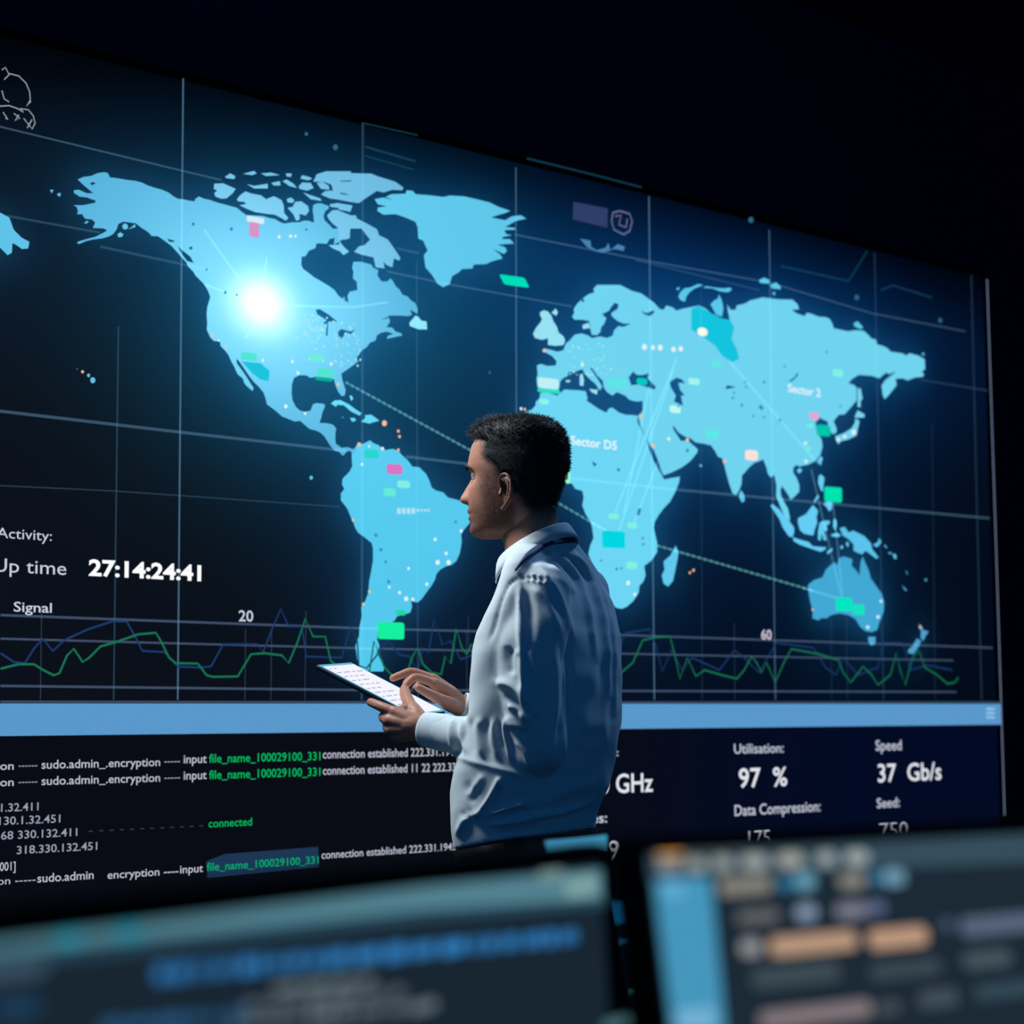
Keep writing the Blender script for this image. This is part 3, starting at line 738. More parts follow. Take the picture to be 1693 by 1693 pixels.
for kind, lab in enumerate(('white city lights on the map', 'orange city lights on the map', 'pale blue island dots', 'dim blue specks on the screen', 'fine speckle of city lights on the map', 'dark blue lakes on the map')):
    V, Fc = [], []
    for x, y, r, k in LIGHTS:
        if k != kind:
            continue
        n = len(V)
        for a in np.linspace(0, 2 * math.pi, 10, endpoint=False):
            p = on_wall(x + r * 0.85 * math.cos(a), y + r * math.sin(a))
            V.append((p[0], YF - 0.0038, p[1]))
        Fc.append(tuple(range(n, n + 10)))
    o = link('city_light', mesh_of(V, Fc), emit('city', LC[kind]), wall_root, lab)

for k, (x, w_, h_) in enumerate(((655, 6, 10), (663, 6, 10), (671, 6, 10), (679, 6, 10), (687, 4, 5), (693, 4, 4), (699, 4, 4), (705, 4, 4))):
    tag_shape(x + w_ / 2, 845 - (h_ < 8) * 1, w_, h_, (176, 226, 244), 'pale mark of the small caption on South America', .2)
# ---- bar, menu glyph
def quad(pts, y, name, rgb, label, strength=1.0):
    return fill([[on_wall(*p) for p in pts]], YF - y, name, emit(name, rgb, strength), wall_root, None, label)
zb0, zb1 = on_wall(0, 1163)[1], on_wall(0, 1217)[1]
fill([[(XL + 0.01, zb0), (XR - 0.004, zb0), (XR - 0.004, zb1), (XL + 0.01, zb1)]], YF - 0.0030, 'header_bar', emit('bar_blue', (90, 152, 204)), wall_root, None, 'wide plain light blue bar under the map')
strokes([([on_wall(1629, y), on_wall(1643, y)], 4) for y in (1172, 1179, 1186)], 0.0036, 'menu_glyph', emit('glyph', (150, 205, 228)), 'three short strokes at the right end of the bar')
quad([(340, 1424), (370, 1412), (525, 1400), (526, 1434), (342, 1452)], 0.0026, 'highlight', (28, 54, 84), 'blue highlight behind the lowest green file name')

# ---- writing
def text(s, x0, y0, x1, cap, rgb, name='readout', bold=0.0, label=None, gap=1.0):
    cu = bpy.data.curves.new('t', 'FONT')
    cu.body = s
    cu.size = 1.0
    cu.offset = bold
    cu.resolution_u = 3
    cu.space_character = gap
    o = bpy.data.objects.new('t', cu)
    COL.objects.link(o)
    dg = bpy.context.evaluated_depsgraph_get(); dg.update()
    me = bpy.data.meshes.new_from_object(o.evaluated_get(dg))
    bpy.data.objects.remove(o)
    a = coords(me)
    X0, Z0 = on_wall(x0, y0)
    X1, Z1 = on_wall(x1, y0)
    h = on_wall(x0, y0 - cap)[1] - Z0
    lo, hi = a[:, 0].min(), a[:, 0].max()
    x = X0 + (a[:, 0] - lo) / (hi - lo) * (X1 - X0)
    z = Z0 + a[:, 1] / CAPH * h
    set_coords(me, np.stack([x, np.full(len(a), YF - 0.0042), z], 1))
    return link(name, me, emit('text', rgb), wall_root, label or ('lit text reading ' + s))
CAPH = 0.729
W1, W2, W3, GT = (226, 230, 240), (196, 202, 220), (150, 155, 172), (0, 178, 98)
text('Activity:', -7, 889, 84, 18, W2)
text('Up time', -13, 945, 108, 24, W2)
text('27:14:24:41', 145, 951, 331, 27, (255, 255, 255), bold=0.032)
text('Signal', 21, 1011, 84, 17, W2, bold=0.01)
text('20', 393, 1027, 417, 19, W2, bold=0.012)
text('60', 1257, 1057, 1274, 17, (215, 205, 225), bold=0.012)
text('Sector D5', 942, 735, 1018, 15, (235, 248, 252), 'map_caption', bold=0.02)
text('Sector 2', 1301, 648, 1355, 14, (228, 246, 252), 'map_caption', bold=0.02)
text('0 GHz', 990, 1312, 1078, 33, W1, bold=0.012, label='lit figure with the unit GHz')
text(':', 1017, 1250, 1021, 13, W2)
text('es:', 976, 1361, 1002, 17, W2, bold=0.01, label='end of a caption ending in a colon')
text('19', 990, 1423, 1022, 33, W1, bold=0.0)
text('Utilisation:', 1212, 1246, 1294, 17, W2, bold=0.006)
text('97  %', 1220, 1302, 1300, 33, W1, bold=0.014)
text('Data Compression:', 1213, 1349, 1355, 19, W2, bold=0.006)
text('175', 1236, 1402, 1272, 29, W1, label='figure cut off by the right monitor')
text('Speed', 1446, 1241, 1489, 18, W2, bold=0.006)
text('37  Gb/s', 1450, 1293, 1555, 31, W1, bold=0.012)
text('Seed:', 1448, 1336, 1486, 17, W2, bold=0.006)
text('750', 1453, 1390, 1500, 30, W2, label='figure 750 cut off by the right monitor')
WC = (184, 186, 204)
for y, tail in ((1273, 'connection established 222.331.1945'), (1300, 'connection established 11 22 222.33.')):
    text('ion', -6, y, 21, 14, WC, 'console_text', 0.01)
    text('------', 29, y - 2, 60, 14, W3, 'console_text')
    text('sudo.admin_.encryption', 67, y - 2, 263, 15, WC, 'console_text', 0.008)
    text('-----', 270, y - 9, 296, 14, W3, 'console_text')
    text('input', 302, y - 11, 340, 15, WC, 'console_text', 0.008)
    text('file_name_100029100_331', 344, y - 12, 528, 15, GT, 'console_text', 0.012, label='green file name in the console')
    text(tail, 532, y - 19, 755, 15, WC, 'console_text', 0.010)
text('1.32.411', 0, 1342, 62, 14, W3, 'console_text', 0.008)
text('130.1.32.451', -3, 1364, 98, 14, W3, 'console_text', 0.008)
text('68 330.132.411', 0, 1388, 126, 14, W3, 'console_text', 0.008)
text('- - - - - - - - - - - -', 145, 1378, 334, 12, (60, 64, 76), 'console_text', label='dim dashes in the console')
text('connected', 343, 1368, 415, 14, GT, 'console_text', 0.01, label='green word connected in the console')
text('318.330.132.451', 26, 1412, 159, 14, W3, 'console_text', 0.008)
text('001]', -2, 1440, 24, 15, WC, 'console_text', 0.008)
text('on -----', -6, 1463, 57, 13, WC, 'console_text')
text('sudo.admin', 60, 1459, 153, 15, WC, 'console_text', 0.008)
text('encryption ----', 176, 1453, 293, 14, WC, 'console_text', 0.008)
text('input', 296, 1444, 334, 14, WC, 'console_text', 0.008)
text('file_name_100029100_331', 340, 1440, 525, 14, (0, 168, 112), 'console_text', 0.010, label='lowest green file name on a blue highlight')
text('connection established 222.331.1945', 530, 1420, 752, 14, WC, 'console_text', 0.008)
# ------------------------------------------------------------------ the room
YB = YF + 0.16                                     # plane of the wall behind the display
XRW = XR + 0.85
def struct(name, lo, hi, mat):
    o = link(name, bevelled(*box(lo, hi), 0.004, 1, False), mat)
    o['kind'] = 'structure'
    return o
DARKW = surface('dark_wall_paint', (20, 27, 62), 0.85, noise=0.08, scale=12, spec=0.15)
CARPET = surface('dark_carpet', (30, 32, 40), 0.95, noise=0.35, scale=220, bump=0.5, spec=0.1)
CEIL = surface('dark_ceiling', (14, 20, 50), 0.9, noise=0.05, scale=8, spec=0.1)
struct('floor', (XL - 0.6, -0.9, -0.1), (XRW, YB, 0.0), CARPET)
struct('wall_back', (XL - 0.6, YB, 0.0), (XRW + 0.15, YB + 0.15, 3.6), DARKW)
struct('wall_right', (XRW, 1.8, 0.0), (XRW + 0.15, YB, 3.6), DARKW)
struct('ceiling', (XL - 0.6, 0.6, 3.6), (XRW + 0.15, YB + 0.15, 3.75), CEIL)
struct('baseboard_back', (XL - 0.6, YB - 0.015, 0.0), (XRW, YB, 0.09), surface('baseboard', (26, 27, 34), 0.6))
# ------------------------------------------------------------------ the man
DP = 3.9
MPX = DP / FPX                                     # metres per pixel where he stands
def pt(px, py, dz=0.0):
    return at_depth(px, py, DP + dz)
def facing(deg):
    a = math.radians(deg)
    f = -math.cos(a) * RH + math.sin(a) * FH
    return f, np.cross(Z, f)                       # forward, his left

FOOT = pt(905, 1165, 0.02); FOOT[2] = 0.0

# ---- head: a grid of level rings with modelled features
HF, HL = facing(23)
HC = pt(859, 775, 0.0)
HT = np.array([  # height, front, back, half width
    (-.1335, .078, .060, .012), (-.130, .0915, .040, .030), (-.124, .0985, .015, .042), (-.115, .0995, -.016, .0505), (-.100, .0985, -.040, .0580),
    (-.085, .1000, -.056, .0630), (-.070, .1005, -.066, .0665), (-.055, .0995, -.0715, .0695), (-.035, .0985, -.0765, .0725), (-.012, .0965, -.0830, .0745),
    (.005, .1010, -.0860, .0755), (.020, .1005, -.0875, .0760), (.045, .0945, -.0850, .0740), (.065, .0810, -.0770, .0670), (.080, .0560, -.0600, .0530),
    (.087, .0330, -.0400, .0360), (.0905, .0080, -.0120, .0120)])
def head_row(u):
    return [np.interp(u, HT[:, 0], HT[:, k]) for k in (1, 2, 3)]
def gauss(x, s):
    return math.exp(-0.5 * (x / s) ** 2)
def smooth_head():
    us = np.concatenate([np.linspace(-.1335, -.03, 64), np.linspace(-.0285, .08, 64), np.linspace(.081, .0905, 12)])
    # smooth the table along height
    tab = np.array([head_row(u) for u in us])
    for _ in range(6):
        t2 = tab.copy(); t2[1:-1] = 0.25 * tab[:-2] + 0.5 * tab[1:-1] + 0.25 * tab[2:]; tab = t2
    return us, tab
HUS, HTAB = smooth_head()
NOSE = ([-.068, -.064, -.061, -.056, -.050, -.040, -.028, -.016, -.006, .004], [0, .013, .0215, .0262, .0250, .0195, .0130, .0070, .0030, 0])
def head_point(u, th, ff, fb, w):
    c = -.008
    cs, sn = math.cos(th), math.sin(th)
    l = w * math.copysign(abs(sn) ** .92, sn)
    f = c + ((ff - c) if cs > 0 else (c - fb)) * math.copysign(abs(cs) ** .86, cs)
    if cs > 0:
        nh = np.interp(u, *NOSE)
        wing = .010 + .006 * gauss(u + .054, .008)
        f += nh * math.exp(-abs(l / wing) ** 2.2)
        f += .0035 * gauss(abs(l) - .014, .0045) * gauss(u + .056, .006)
        f -= .0125 * gauss(abs(l) - .031, .0155) * gauss(u + .016, .0095)      # sockets
        f += .0035 * gauss(abs(l) - .026, .016) * gauss(u - .004, .006)        # brow
        f += .0028 * gauss(abs(l) - .038, .016) * gauss(u + .040, .014)        # cheekbone
        f += .0085 * gauss(l, .017) * gauss(u + .0785, .0045)                  # lips
        f += .0075 * gauss(l, .016) * gauss(u + .0925, .0050)
        f -= .0040 * gauss(l, .022) * gauss(u + .0858, .0018)
        f += .0040 * gauss(l, .020) * gauss(u + .117, .010)                    # chin
        f -= .0030 * gauss(l, .016) * gauss(u + .102, .004)
    return f, l
def hp(f, l, u):
    return HC + HF * f + HL * l + Z * u
NH = 120
rings = []
for u, (ff, fb, w) in zip(HUS, HTAB):
    rings.append([hp(*head_point(u, 2 * math.pi * i / NH, ff, fb, w), u) for i in range(NH)])
HEAD = loft(rings)

# ---- ears
def ear(s):
    E = lambda f, u, l: hp(f, s * l, u - .0095)
    rim = [E(.006, -.038, .070), E(.008, -.022, .078), E(.002, -.0125, .085), E(-.009, -.0105, .090), E(-.018, -.019, .093), E(-.0215, -.034, .094),
           E(-.0185, -.050, .091), E(-.011, -.062, .086), E(-.002, -.072, .080), E(.004, -.074, .076)]
    parts = [tube(rim, [.003, .0030, .0030, .0031, .0031, .0030, .0029, .0030, .0045, .0042], 10, 5)]
    plate = [E(f, u, l - .007) for f, u, l in ((.004, -.030, .078), (0, -.018, .083), (-.009, -.0145, .087), (-.0165, -.022, .090), (-.019, -.034, .090),
                                              (-.0165, -.049, .087), (-.009, -.060, .083), (.001, -.068, .078), (.005, -.050, .074))]
    inn = [p - HL * s * .014 for p in plate]
    parts.append(loft([inn, plate]))
    parts.append(tube([E(-.004, -.020, .084), E(-.012, -.028, .0865), E(-.0135, -.042, .0865), E(-.007, -.056, .083)], [.0022, .0028, .0028, .0024], 8, 5))
    parts.append(tube([E(.007, -.040, .076), E(.006, -.047, .0795), E(.005, -.052, .076)], [.003, .0042, .003], 8, 4))
    return parts
EARS = ear(1) + ear(-1)

# ---- neck, trunk
NECK = []
for y, xl, xr, b, dz in ((840, 826, 921, .054, .0), (862, 829, 922, .056, .0), (885, 830, 925, .058, .0), (910, 834, 936, .064, 0), (935, 838, 950, .080, 0)):
    c = pt((xl + xr) / 2, y, dz)
    h = (xr - xl) / 2 * MPX
    s, cc = math.sin(math.radians(24)), math.cos(math.radians(24))
    a_ = math.sqrt(max(h * h - (b * s) ** 2, .0004)) / cc
    f, l = facing(24)
    NECK.append([c + f * a_ * math.cos(t) + l * b * math.sin(t) for t in np.linspace(0, 2 * math.pi, 40, endpoint=False)])
TORSO_T = [  # y, left x, right x, half width, hem tilt
    (896, 866, 948, .070), (908, 852, 962, .105), (922, 843, 976, .140), (940, 838, 988, .166), (962, 832, 1000, .185), (990, 822, 1012, .198), (1020, 808, 1018, .204),
    (1050, 795, 1022, .206), (1080, 788, 1024, .206), (1120, 785, 1025, .203), (1160, 784, 1024, .199), (1200, 780, 1022, .194), (1235, 768, 1014, .189),
    (1270, 757, 1007, .186), (1305, 752, 1000, .182), (1330, 751, 990, .180), (1352, 753, 983, .178), (1372, 756, 981, .177), (1388, 759, 981, .176)]
TF, TL = facing(28)
def trunk_rings(inset=0.0, n=56, tilt=True, rows=TORSO_T):
    out = []
    s, cc = math.sin(math.radians(28)), math.cos(math.radians(28))
    for y, xl, xr, b in rows:
        c = pt((xl + xr) / 2, y, 0.0)
        h = (xr - xl) / 2 * MPX
        b2 = b - inset
        a_ = math.sqrt(max(h * h - (b * s) ** 2, .0016)) / cc - inset
        t = np.linspace(0, 2 * math.pi, n, endpoint=False)
        ct, st = np.cos(t), np.sin(t)
        e = 0.84
        R = c + np.outer(np.sign(ct) * np.abs(ct) ** e * a_, TF) + np.outer(np.sign(st) * np.abs(st) ** e * b2, TL)
        if tilt and y > 1290:                       # the tucked hem rises towards his back
            k = (y - 1290) / 98.0
            R[:, 2] += k * 0.022 * (R - c) @ (-TF) / 0.13
        out.append(R)
    return out

# ---- the tablet he holds (needed first: the hands close on it)
TA, TB = pt(523, 1099, 0.10), pt(578, 1095, 0.25)
TW = unit(TB - TA)                                  # across, away from the camera
_l = pt(680, 1184, 0.025) - TA
TLONG = unit(_l - TW * (_l @ TW))                   # along, towards the man
TN = np.cross(TW, TLONG)
if TN[2] < 0:
    TN = -TN
TWID, TLEN, TTH = 0.165, 0.228, 0.0085
def on_tab(w, l, h=0.0):                            # w across 0..1, l along 0..1, h above the glass
    return TA + TW * (TWID * w) + TLONG * (TLEN * l) + TN * h

# ---- arms and hands
L_ARM = [pt(884, 985, -.11), pt(876, 1080, -.15), pt(884, 1170, -.165), pt(890, 1238, -.160), pt(850, 1238, -.125), pt(790, 1224, -.075), pt(735, 1212, -.030), pt(704, 1206, -.004)]
L_R = [.066, .068, .060, .050, .047, .043, .034, .0265]
R_ARM = [pt(955, 985, .14), pt(962, 1080, .19), pt(955, 1170, .235), pt(935, 1240, .270), pt(900, 1228, .272), pt(850, 1204, .268), pt(800, 1180, .262), pt(764, 1168, .252)]
R_R = [.062, .060, .054, .048, .046, .040, .032, .025]
ARMS = [tube(L_ARM, [r * .72 for r in L_R], 18, 6), tube(R_ARM, [r * .72 for r in R_R], 18, 6)]

def finger(P, r0, r1, n=12):
    k = len(P)
    return tube(P, [r0 + (r1 - r0) * i / (k - 1) for i in range(k)], n, 6)
HANDS = []
# left hand: back towards the camera, fingers under the tablet, thumb laid over its glass
lw = pt(706, 1205, -.002)
LH = dict(
    index=[pt(652, 1177, .012), pt(632, 1169, .024), pt(620, 1164, .040), pt(613, 1161, .054)],
    middle=[pt(643, 1191, .010), pt(634, 1186, .034), pt(640, 1180, .062), pt(652, 1177, .082)],
    ring=[pt(647, 1206, .010), pt(640, 1202, .034), pt(647, 1193, .060), pt(658, 1187, .078)],
    little=[pt(657, 1218, .012), pt(652, 1215, .032), pt(658, 1206, .054), pt(666, 1199, .068)])
for nm, P in LH.items():
    r0, r1 = dict(index=(.0105, .0086), middle=(.0108, .0088), ring=(.0104, .0084), little=(.0092, .0074))[nm]
    HANDS.append(finger(P, r0, r1))
    HANDS.append(tube([lw + (P[0] - lw) * .02, lw + (P[0] - lw) * .5 + FH * -.004, P[0]], [.0165, .0150, .0118], 14, 5))
HANDS.append(tube([pt(704, 1205, 0), pt(682, 1200, .004), pt(660, 1199, .012)], [.021, .024, .018], 16, 5))
HANDS.append(tube([pt(698, 1192, .006), pt(686, 1177, .022), pt(677, 1164, .052)], [.015, .0150, .0118], 14, 6))
HANDS.append(finger([pt(677, 1164, .052), pt(671, 1150, .092), pt(669, 1141, .118)], .0126, .0104, 14))
HANDS.append(tube([pt(683, 1172, .036), pt(668, 1172, .024), pt(655, 1177, .014)], [.0110, .0090, .0095], 14, 5))
HANDS.append(tube([pt(770, 1216, -.045), pt(735, 1211, -.022), lw, pt(694, 1203, .002)], [.034, .029, .0245, .022], 18, 5))
# right hand: hovering over the glass, first finger bent to touch it
rw = pt(764, 1168, .250)
RHND = dict(
    index=[pt(717, 1129, .192), pt(688, 1120, .180), pt(675, 1129, .174), pt(668, 1138, .170)],
    middle=[pt(714, 1122, .214), pt(682, 1111, .206), pt(663, 1116, .200), pt(650, 1121, .196)],
    ring=[pt(717, 1123, .234), pt(692, 1117, .232), pt(680, 1122, .229), pt(671, 1129, .227)],
    little=[pt(722, 1129, .252), pt(703, 1126, .252), pt(693, 1131, .250), pt(686, 1138, .248)])
for nm, P in RHND.items():
    r0, r1 = dict(index=(.0096, .0076), middle=(.0098, .0076), ring=(.0094, .0072), little=(.0082, .0066))[nm]
    HANDS.append(finger(P, r0, r1))
    HANDS.append(tube([rw, rw + (P[0] - rw) * .5 + Z * .003, P[0]], [.0160, .0145, .0112], 14, 5))
HANDS.append(tube([pt(762, 1168, .248), pt(740, 1148, .232), pt(722, 1134, .222)], [.020, .021, .015], 16, 5))
HANDS.append(tube([pt(756, 1170, .234), pt(742, 1164, .196), pt(727, 1156, .172)], [.0150, .0148, .0118], 14, 5))
HANDS.append(finger([pt(727, 1156, .172), pt(708, 1146, .158), pt(692, 1137, .152)], .0112, .0084, 14))
HANDS.append(tube([pt(815, 1188, .262), pt(790, 1178, .257), rw, pt(756, 1162, .247)], [.031, .027, .0235, .021], 18, 5))

# ---- legs
HIPY = pt(880, 1420, 0)[2]
HIPC = pt(878, 1420, 0.0)
LEGS, TROU = [], []
for s in (1, -1):
    top = HIPC + TL * s * .085 - Z * .02
    knee = HIPC + TL * s * .105 + TF * .025; knee[2] = .50
    ank = HIPC + TL * s * .115 - TF * .01; ank[2] = .09
    LEGS.append(tube([top, top * .5 + knee * .5 + TF * .01, knee, knee * .5 + ank * .5 - TF * .012, ank], [.085, .072, .054, .050, .037], 20, 6))
    TROU.append(tube([top, top * .5 + knee * .5 + TF * .01, knee, knee * .5 + ank * .5 - TF * .006, ank - Z * .02], [.098, .090, .074, .066, .062], 22, 6, ends=False))
    LEGS.append(tube([ank - Z * .035 - TF * .02, ank - Z * .04 + TF * .08, ank - Z * .045 + TF * .15], [.035, .034, .026], 14, 5))

LIDS = []
for s_ in (1, -1):
    LIDS.append(ball(hp(.0742, s_ * .0325, -.0122), .0128, 18, 12))
    LIDS.append(ball(hp(.0752, s_ * .0325, -.0250), .0117, 16, 10))
BODY_PARTS = [HEAD] + EARS + LIDS + [loft(NECK), loft(trunk_rings(.016, tilt=False)[:])] + ARMS + HANDS + LEGS
PELVIS = loft(trunk_rings(.010, tilt=False, rows=[(1370, 757, 985, .170), (1410, 766, 992, .172), (1450, 770, 1000, .172), (1480, 790, 985, .150)]))
BODY_PARTS.append(PELVIS)
body = fuse(BODY_PARTS, .0024, smooth=2, factor=.5)

SKIN_C = np.array(lin((170, 117, 96)))
a = coords(body)
rel = a - HC
f_, l_, u_ = rel @ HF, rel @ HL, rel @ Z
def S_(x, a0, b0):
    t = np.clip((x - a0) / (b0 - a0), 0, 1)
    return t * t * (3 - 2 * t)
# stubble along jaw, lip and neck front, painted shade on the cheeks; cropped hair on sides and nape
stub_shade = S_(u_, -.045, -.085) * S_(u_, -.17, -.125) * S_(f_, .0, .03)
stub_shade = np.maximum(stub_shade, 1.35 * S_(f_, .078, .036) * S_(u_, .012, -.020) * S_(u_, -.15, -.11) * S_(f_, -.03, .0))  # stubble carried up the cheek to paint in the face's shaded side
noise = nrg.normal(0, .10, len(a))
col = SKIN_C * (1 - (.50 * stub_shade + noise * stub_shade * .8)[:, None].clip(0, .75))
lip = np.exp(-((u_ + .0855) / .009) ** 2) * np.exp(-(l_ / .022) ** 2) * (f_ > .09)
col = col * (1 - .35 * lip[:, None]) + np.array(lin((150, 84, 78))) * .35 * lip[:, None]
def hairline_front(u):                              # forward limit of hair at each height, on the temples
    return np.interp(u, [-.085, -.06, -.045, -.03, -.015, 0, .012, .022, .035, .046, .056, .07], [-.030, -.022, .002, .012, .020, .028, .044, .054, .051, .050, .066, .2])
inhead = (u_ > -.12) & (np.abs(l_) < .10) & (f_ > -.12)
fh = hairline_front(u_)
hm = S_(fh - f_ + nrg.normal(0, .0022, len(a)), -.012, .016) * S_(u_, -.118, -.070) * inhead
hm *= 1 - S_(np.abs(l_), .0735, .0775) * S_(f_, -.030, -.022) * S_(f_, .016, .008) * S_(u_, -.013, -.021) * S_(u_, -.095, -.087)
HAIR_C = np.array(lin((16, 14, 16)))
mixh = np.clip(hm * 1.05 + noise * .25 * (hm > .02) * (hm < .98), 0, 1)[:, None]
col = col * (1 - mixh) + HAIR_C * mixh
set_attr(body, 'skin', col)
SKIN = surface('skin', (198, 142, 116), .48, noise=.06, scale=300, bump=.12, spec=.35, attr='skin', sss=.12)

person = bpy.data.objects.new('person', body)
COL.objects.link(person)
body.materials.append(SKIN)
person.location = Vector(FOOT)
body.transform(Matrix.Translation(Vector(-FOOT)))
person['label'] = 'man in light blue shirt standing with back turned, looking left, holding a tablet'
person['category'] = 'person'

# ---- hair: cropped cap lifting to a short brushed-up top, with loose strand tips
def thick(f, l, u):
    top = S_(u, .030, .075)
    back = S_(-f, .02, .075) * S_(u, -.075, .015)
    side = .0030 * S_(u, -.075, -.02)
    t = side + .0070 * top + .0035 * back * (1 - .4 * top)
    t = t + .0035 * S_(f, .02, .075) * S_(u, .052, .070)
    return t
rings = []
us2 = HUS[HUS > -.112]; tab2 = HTAB[HUS > -.112]
for u, (ff, fb, w) in zip(us2, tab2):
    row = []
    for i in range(NH):
        th = 2 * math.pi * i / NH
        f, l = head_point(min(u, .0905), th, ff, fb, w)
        fl = np.interp(u, [-.085, -.06, -.045, -.03, -.015, 0, .012, .022, .035, .046, .056, .07], [-.030, -.022, .002, .012, .020, .028, .044, .054, .051, .050, .066, .2])
        m = float(S_(np.array(fl - f), .002, .020)) * float(S_(np.array(u), -.108, -.070))
        q_ = lambda v, lo, hi: float(S_(np.array(v), lo, hi))
        if abs(l) > .05:                            # cut round the ears
            m *= q_(((f + .005) / .021) ** 2 + ((u + .055) / .041) ** 2, .75, 1.25)
        t = -.006 * (1 - m) + m * (float(thick(np.array(f), np.array(l), np.array(u))) + .0007 * math.sin(f * 420 + 3 * math.sin(u * 300)) * float(S_(np.array(u), .0, .05)))
        n = np.array([f / .0095, l / .0058, max(u - .0, 0) / .0075])
        n = np.array([f * 1.0, l * 1.45, max(u + .0, 0) * 1.15])
        n = n / (np.linalg.norm(n) + 1e-9)
        row.append(hp(f + n[0] * t, l + n[1] * t, u + n[2] * t))
    rings.append(row)
V, Fh_ = loft(rings)
capm = fix_normals(mesh_of(V, Fh_))
Vn = normals(capm)
V = np.asarray(V)
rel = V - HC
f_, l_, u_ = rel @ HF, rel @ HL, rel @ Z
tt = thick(f_, l_, u_)
ok = np.where((tt > .006) & (f_ < hairline_front(u_) + .02) & (u_ > -.02))[0]
SV, SF = [V], [tuple(q) for q in Fh_]
n = len(V)
extra = []
for k in nrg.choice(ok, 5200):
    p = V[k] + nrg.normal(0, .0012, 3)
    d = Vn[k] * .9 + Z * .35 + nrg.normal(0, .33, 3)
    front = f_[k] > .02 and u_[k] > .04
    if front:
        d = d + HF * .55 + Z * .35
    else:
        d = d - HF * .25
    d = unit(d)
    L = (.010 if front else .0065) * (0.5 + nrg.random())
    if f_[k] > .04 and u_[k] > .05:
        L *= 1.35
    bend = unit(d + HF * (.5 if front else -.3) - Z * .25) * L * .5
    e1 = unit(np.cross(d, nrg.normal(0, 1, 3))); e2 = np.cross(d, e1)
    r = .00055
    base = [p - d * .003 + (e1 * math.cos(q) + e2 * math.sin(q)) * r for q in (0, 2.094, 4.189)]
    midp = [p + d * L * .5 + (e1 * math.cos(q) + e2 * math.sin(q)) * r * .8 for q in (0, 2.094, 4.189)]
    tip = p + d * L * .5 + bend
    extra += base + midp + [tip]
    SF += [(n, n + 1, n + 4, n + 3), (n + 1, n + 2, n + 5, n + 4), (n + 2, n, n + 3, n + 5), (n + 3, n + 4, n + 6), (n + 4, n + 5, n + 6), (n + 5, n + 3, n + 6)]
    n += 7
ok2 = np.where((f_ < hairline_front(u_) + .004) & (tt <= .0065) & (u_ > -.085) & (((f_ + .005) / .024) ** 2 + ((u_ + .055) / .046) ** 2 > 1.0))[0]
for k in nrg.choice(ok2, 4200):
    p = V[k] + nrg.normal(0, .0015, 3)
    d = unit(Vn[k] * .28 - Z * .75 - HF * .45 + nrg.normal(0, .22, 3))
    L = .0055 * (0.5 + nrg.random())
    e1 = unit(np.cross(d, nrg.normal(0, 1, 3))); e2 = np.cross(d, e1)
    extra += [p + (e1 * math.cos(q) + e2 * math.sin(q)) * .00045 for q in (0, 2.094, 4.189)] + [p + d * L]
    SF += [(n, n + 1, n + 3), (n + 1, n + 2, n + 3), (n + 2, n, n + 3)]
    n += 4
hair_me = mesh_of(np.vstack([V, np.array(extra)]), SF, True)
HAIRM = surface('dark_hair', (20, 18, 21), .62, noise=.3, scale=400, bump=.4, spec=.25)
link('hair', hair_me, HAIRM, person, 'short dark hair cropped close at the sides and nape')

# ---- eyes, brows
EYEM = surface('eye_white', (150, 138, 134), .35)
IRIS = surface('iris', (40, 26, 20), .2)
for s in (1, -1):
    c = hp(.0742, s * .0325, -.0180)
    V, Fq = ball((0, 0, 0), .0122, 16, 12)
    V = np.asarray(V)
    Vw = V[:, 0:1] * HL + V[:, 1:2] * HF + V[:, 2:3] * Z + c
    me = mesh_of(Vw, Fq, True)
    me.materials.append(EYEM); me.materials.append(IRIS)
    ci = (V[np.array([q[:3] for q in Fq])].mean(1) @ np.array([0, 1, 0])) > .0098
    o = link('eye', me, [EYEM, IRIS], person)
    me.polygons.foreach_set('material_index', ci.astype(int))
    br = tube([hp(.1035, s * .014, .0015), hp(.1015, s * .026, .0062), hp(.0935, s * .040, .0060), hp(.082, s * .050, .0012)], [.0022, .0030, .0028, .0012], 8, 6)
    link('eyebrow', mesh_of(*br, True), HAIRM, person)

# ---- shirt: trunk and sleeves as one cloth, pressed into folds
def cut_tube(P, R, n=28):
    return tube(P, R, n, 8, ends=True)
SHP = [loft(trunk_rings(0.0, 64)), cut_tube(L_ARM[:-1] + [pt(716, 1208, -.014)], L_R[:-1] + [.0285]), cut_tube(R_ARM[:-1] + [pt(776, 1172, .255)], R_R[:-1] + [.026]),
       ball(pt(884, 978, -.105), (.064, .064, .050), 18, 12), ball(pt(950, 975, .13), (.062, .062, .05), 18, 12)]
shirt = fuse(SHP, .0042, smooth=7, factor=.5)

def press(me, folds, frac=1.0, side=0.1):
    """folds: (pixel polyline, height in m, half width in px): raise or sink the camera side of a cloth along a line"""
    a = coords(me); n = normals(me)
    vis = np.clip(-(n @ FH) * 3 + .55, 0, 1)
    P = project(a)
    disp = np.zeros(len(a))
    for line, h, w in folds:
        line = spline(np.asarray(line, float), 6)
        best = np.full(len(a), 1e9); along = np.zeros(len(a))
        m = len(line) - 1
        for k in range(m):
            p, q = line[k], line[k + 1]
            d = q - p; L = d @ d + 1e-9
            t = np.clip(((P - p) @ d) / L, 0, 1)
            dist = np.hypot(*(P - (p + t[:, None] * d)).T)
            upd = dist < best
            best[upd] = dist[upd]; along[upd] = (k + t[upd]) / m
        taper = np.clip(np.minimum(along, 1 - along) * 5 + .15, 0, 1)
        disp += h * np.exp(-(best / w) ** 2) * taper
    set_coords(me, a + n * (disp * vis)[:, None])

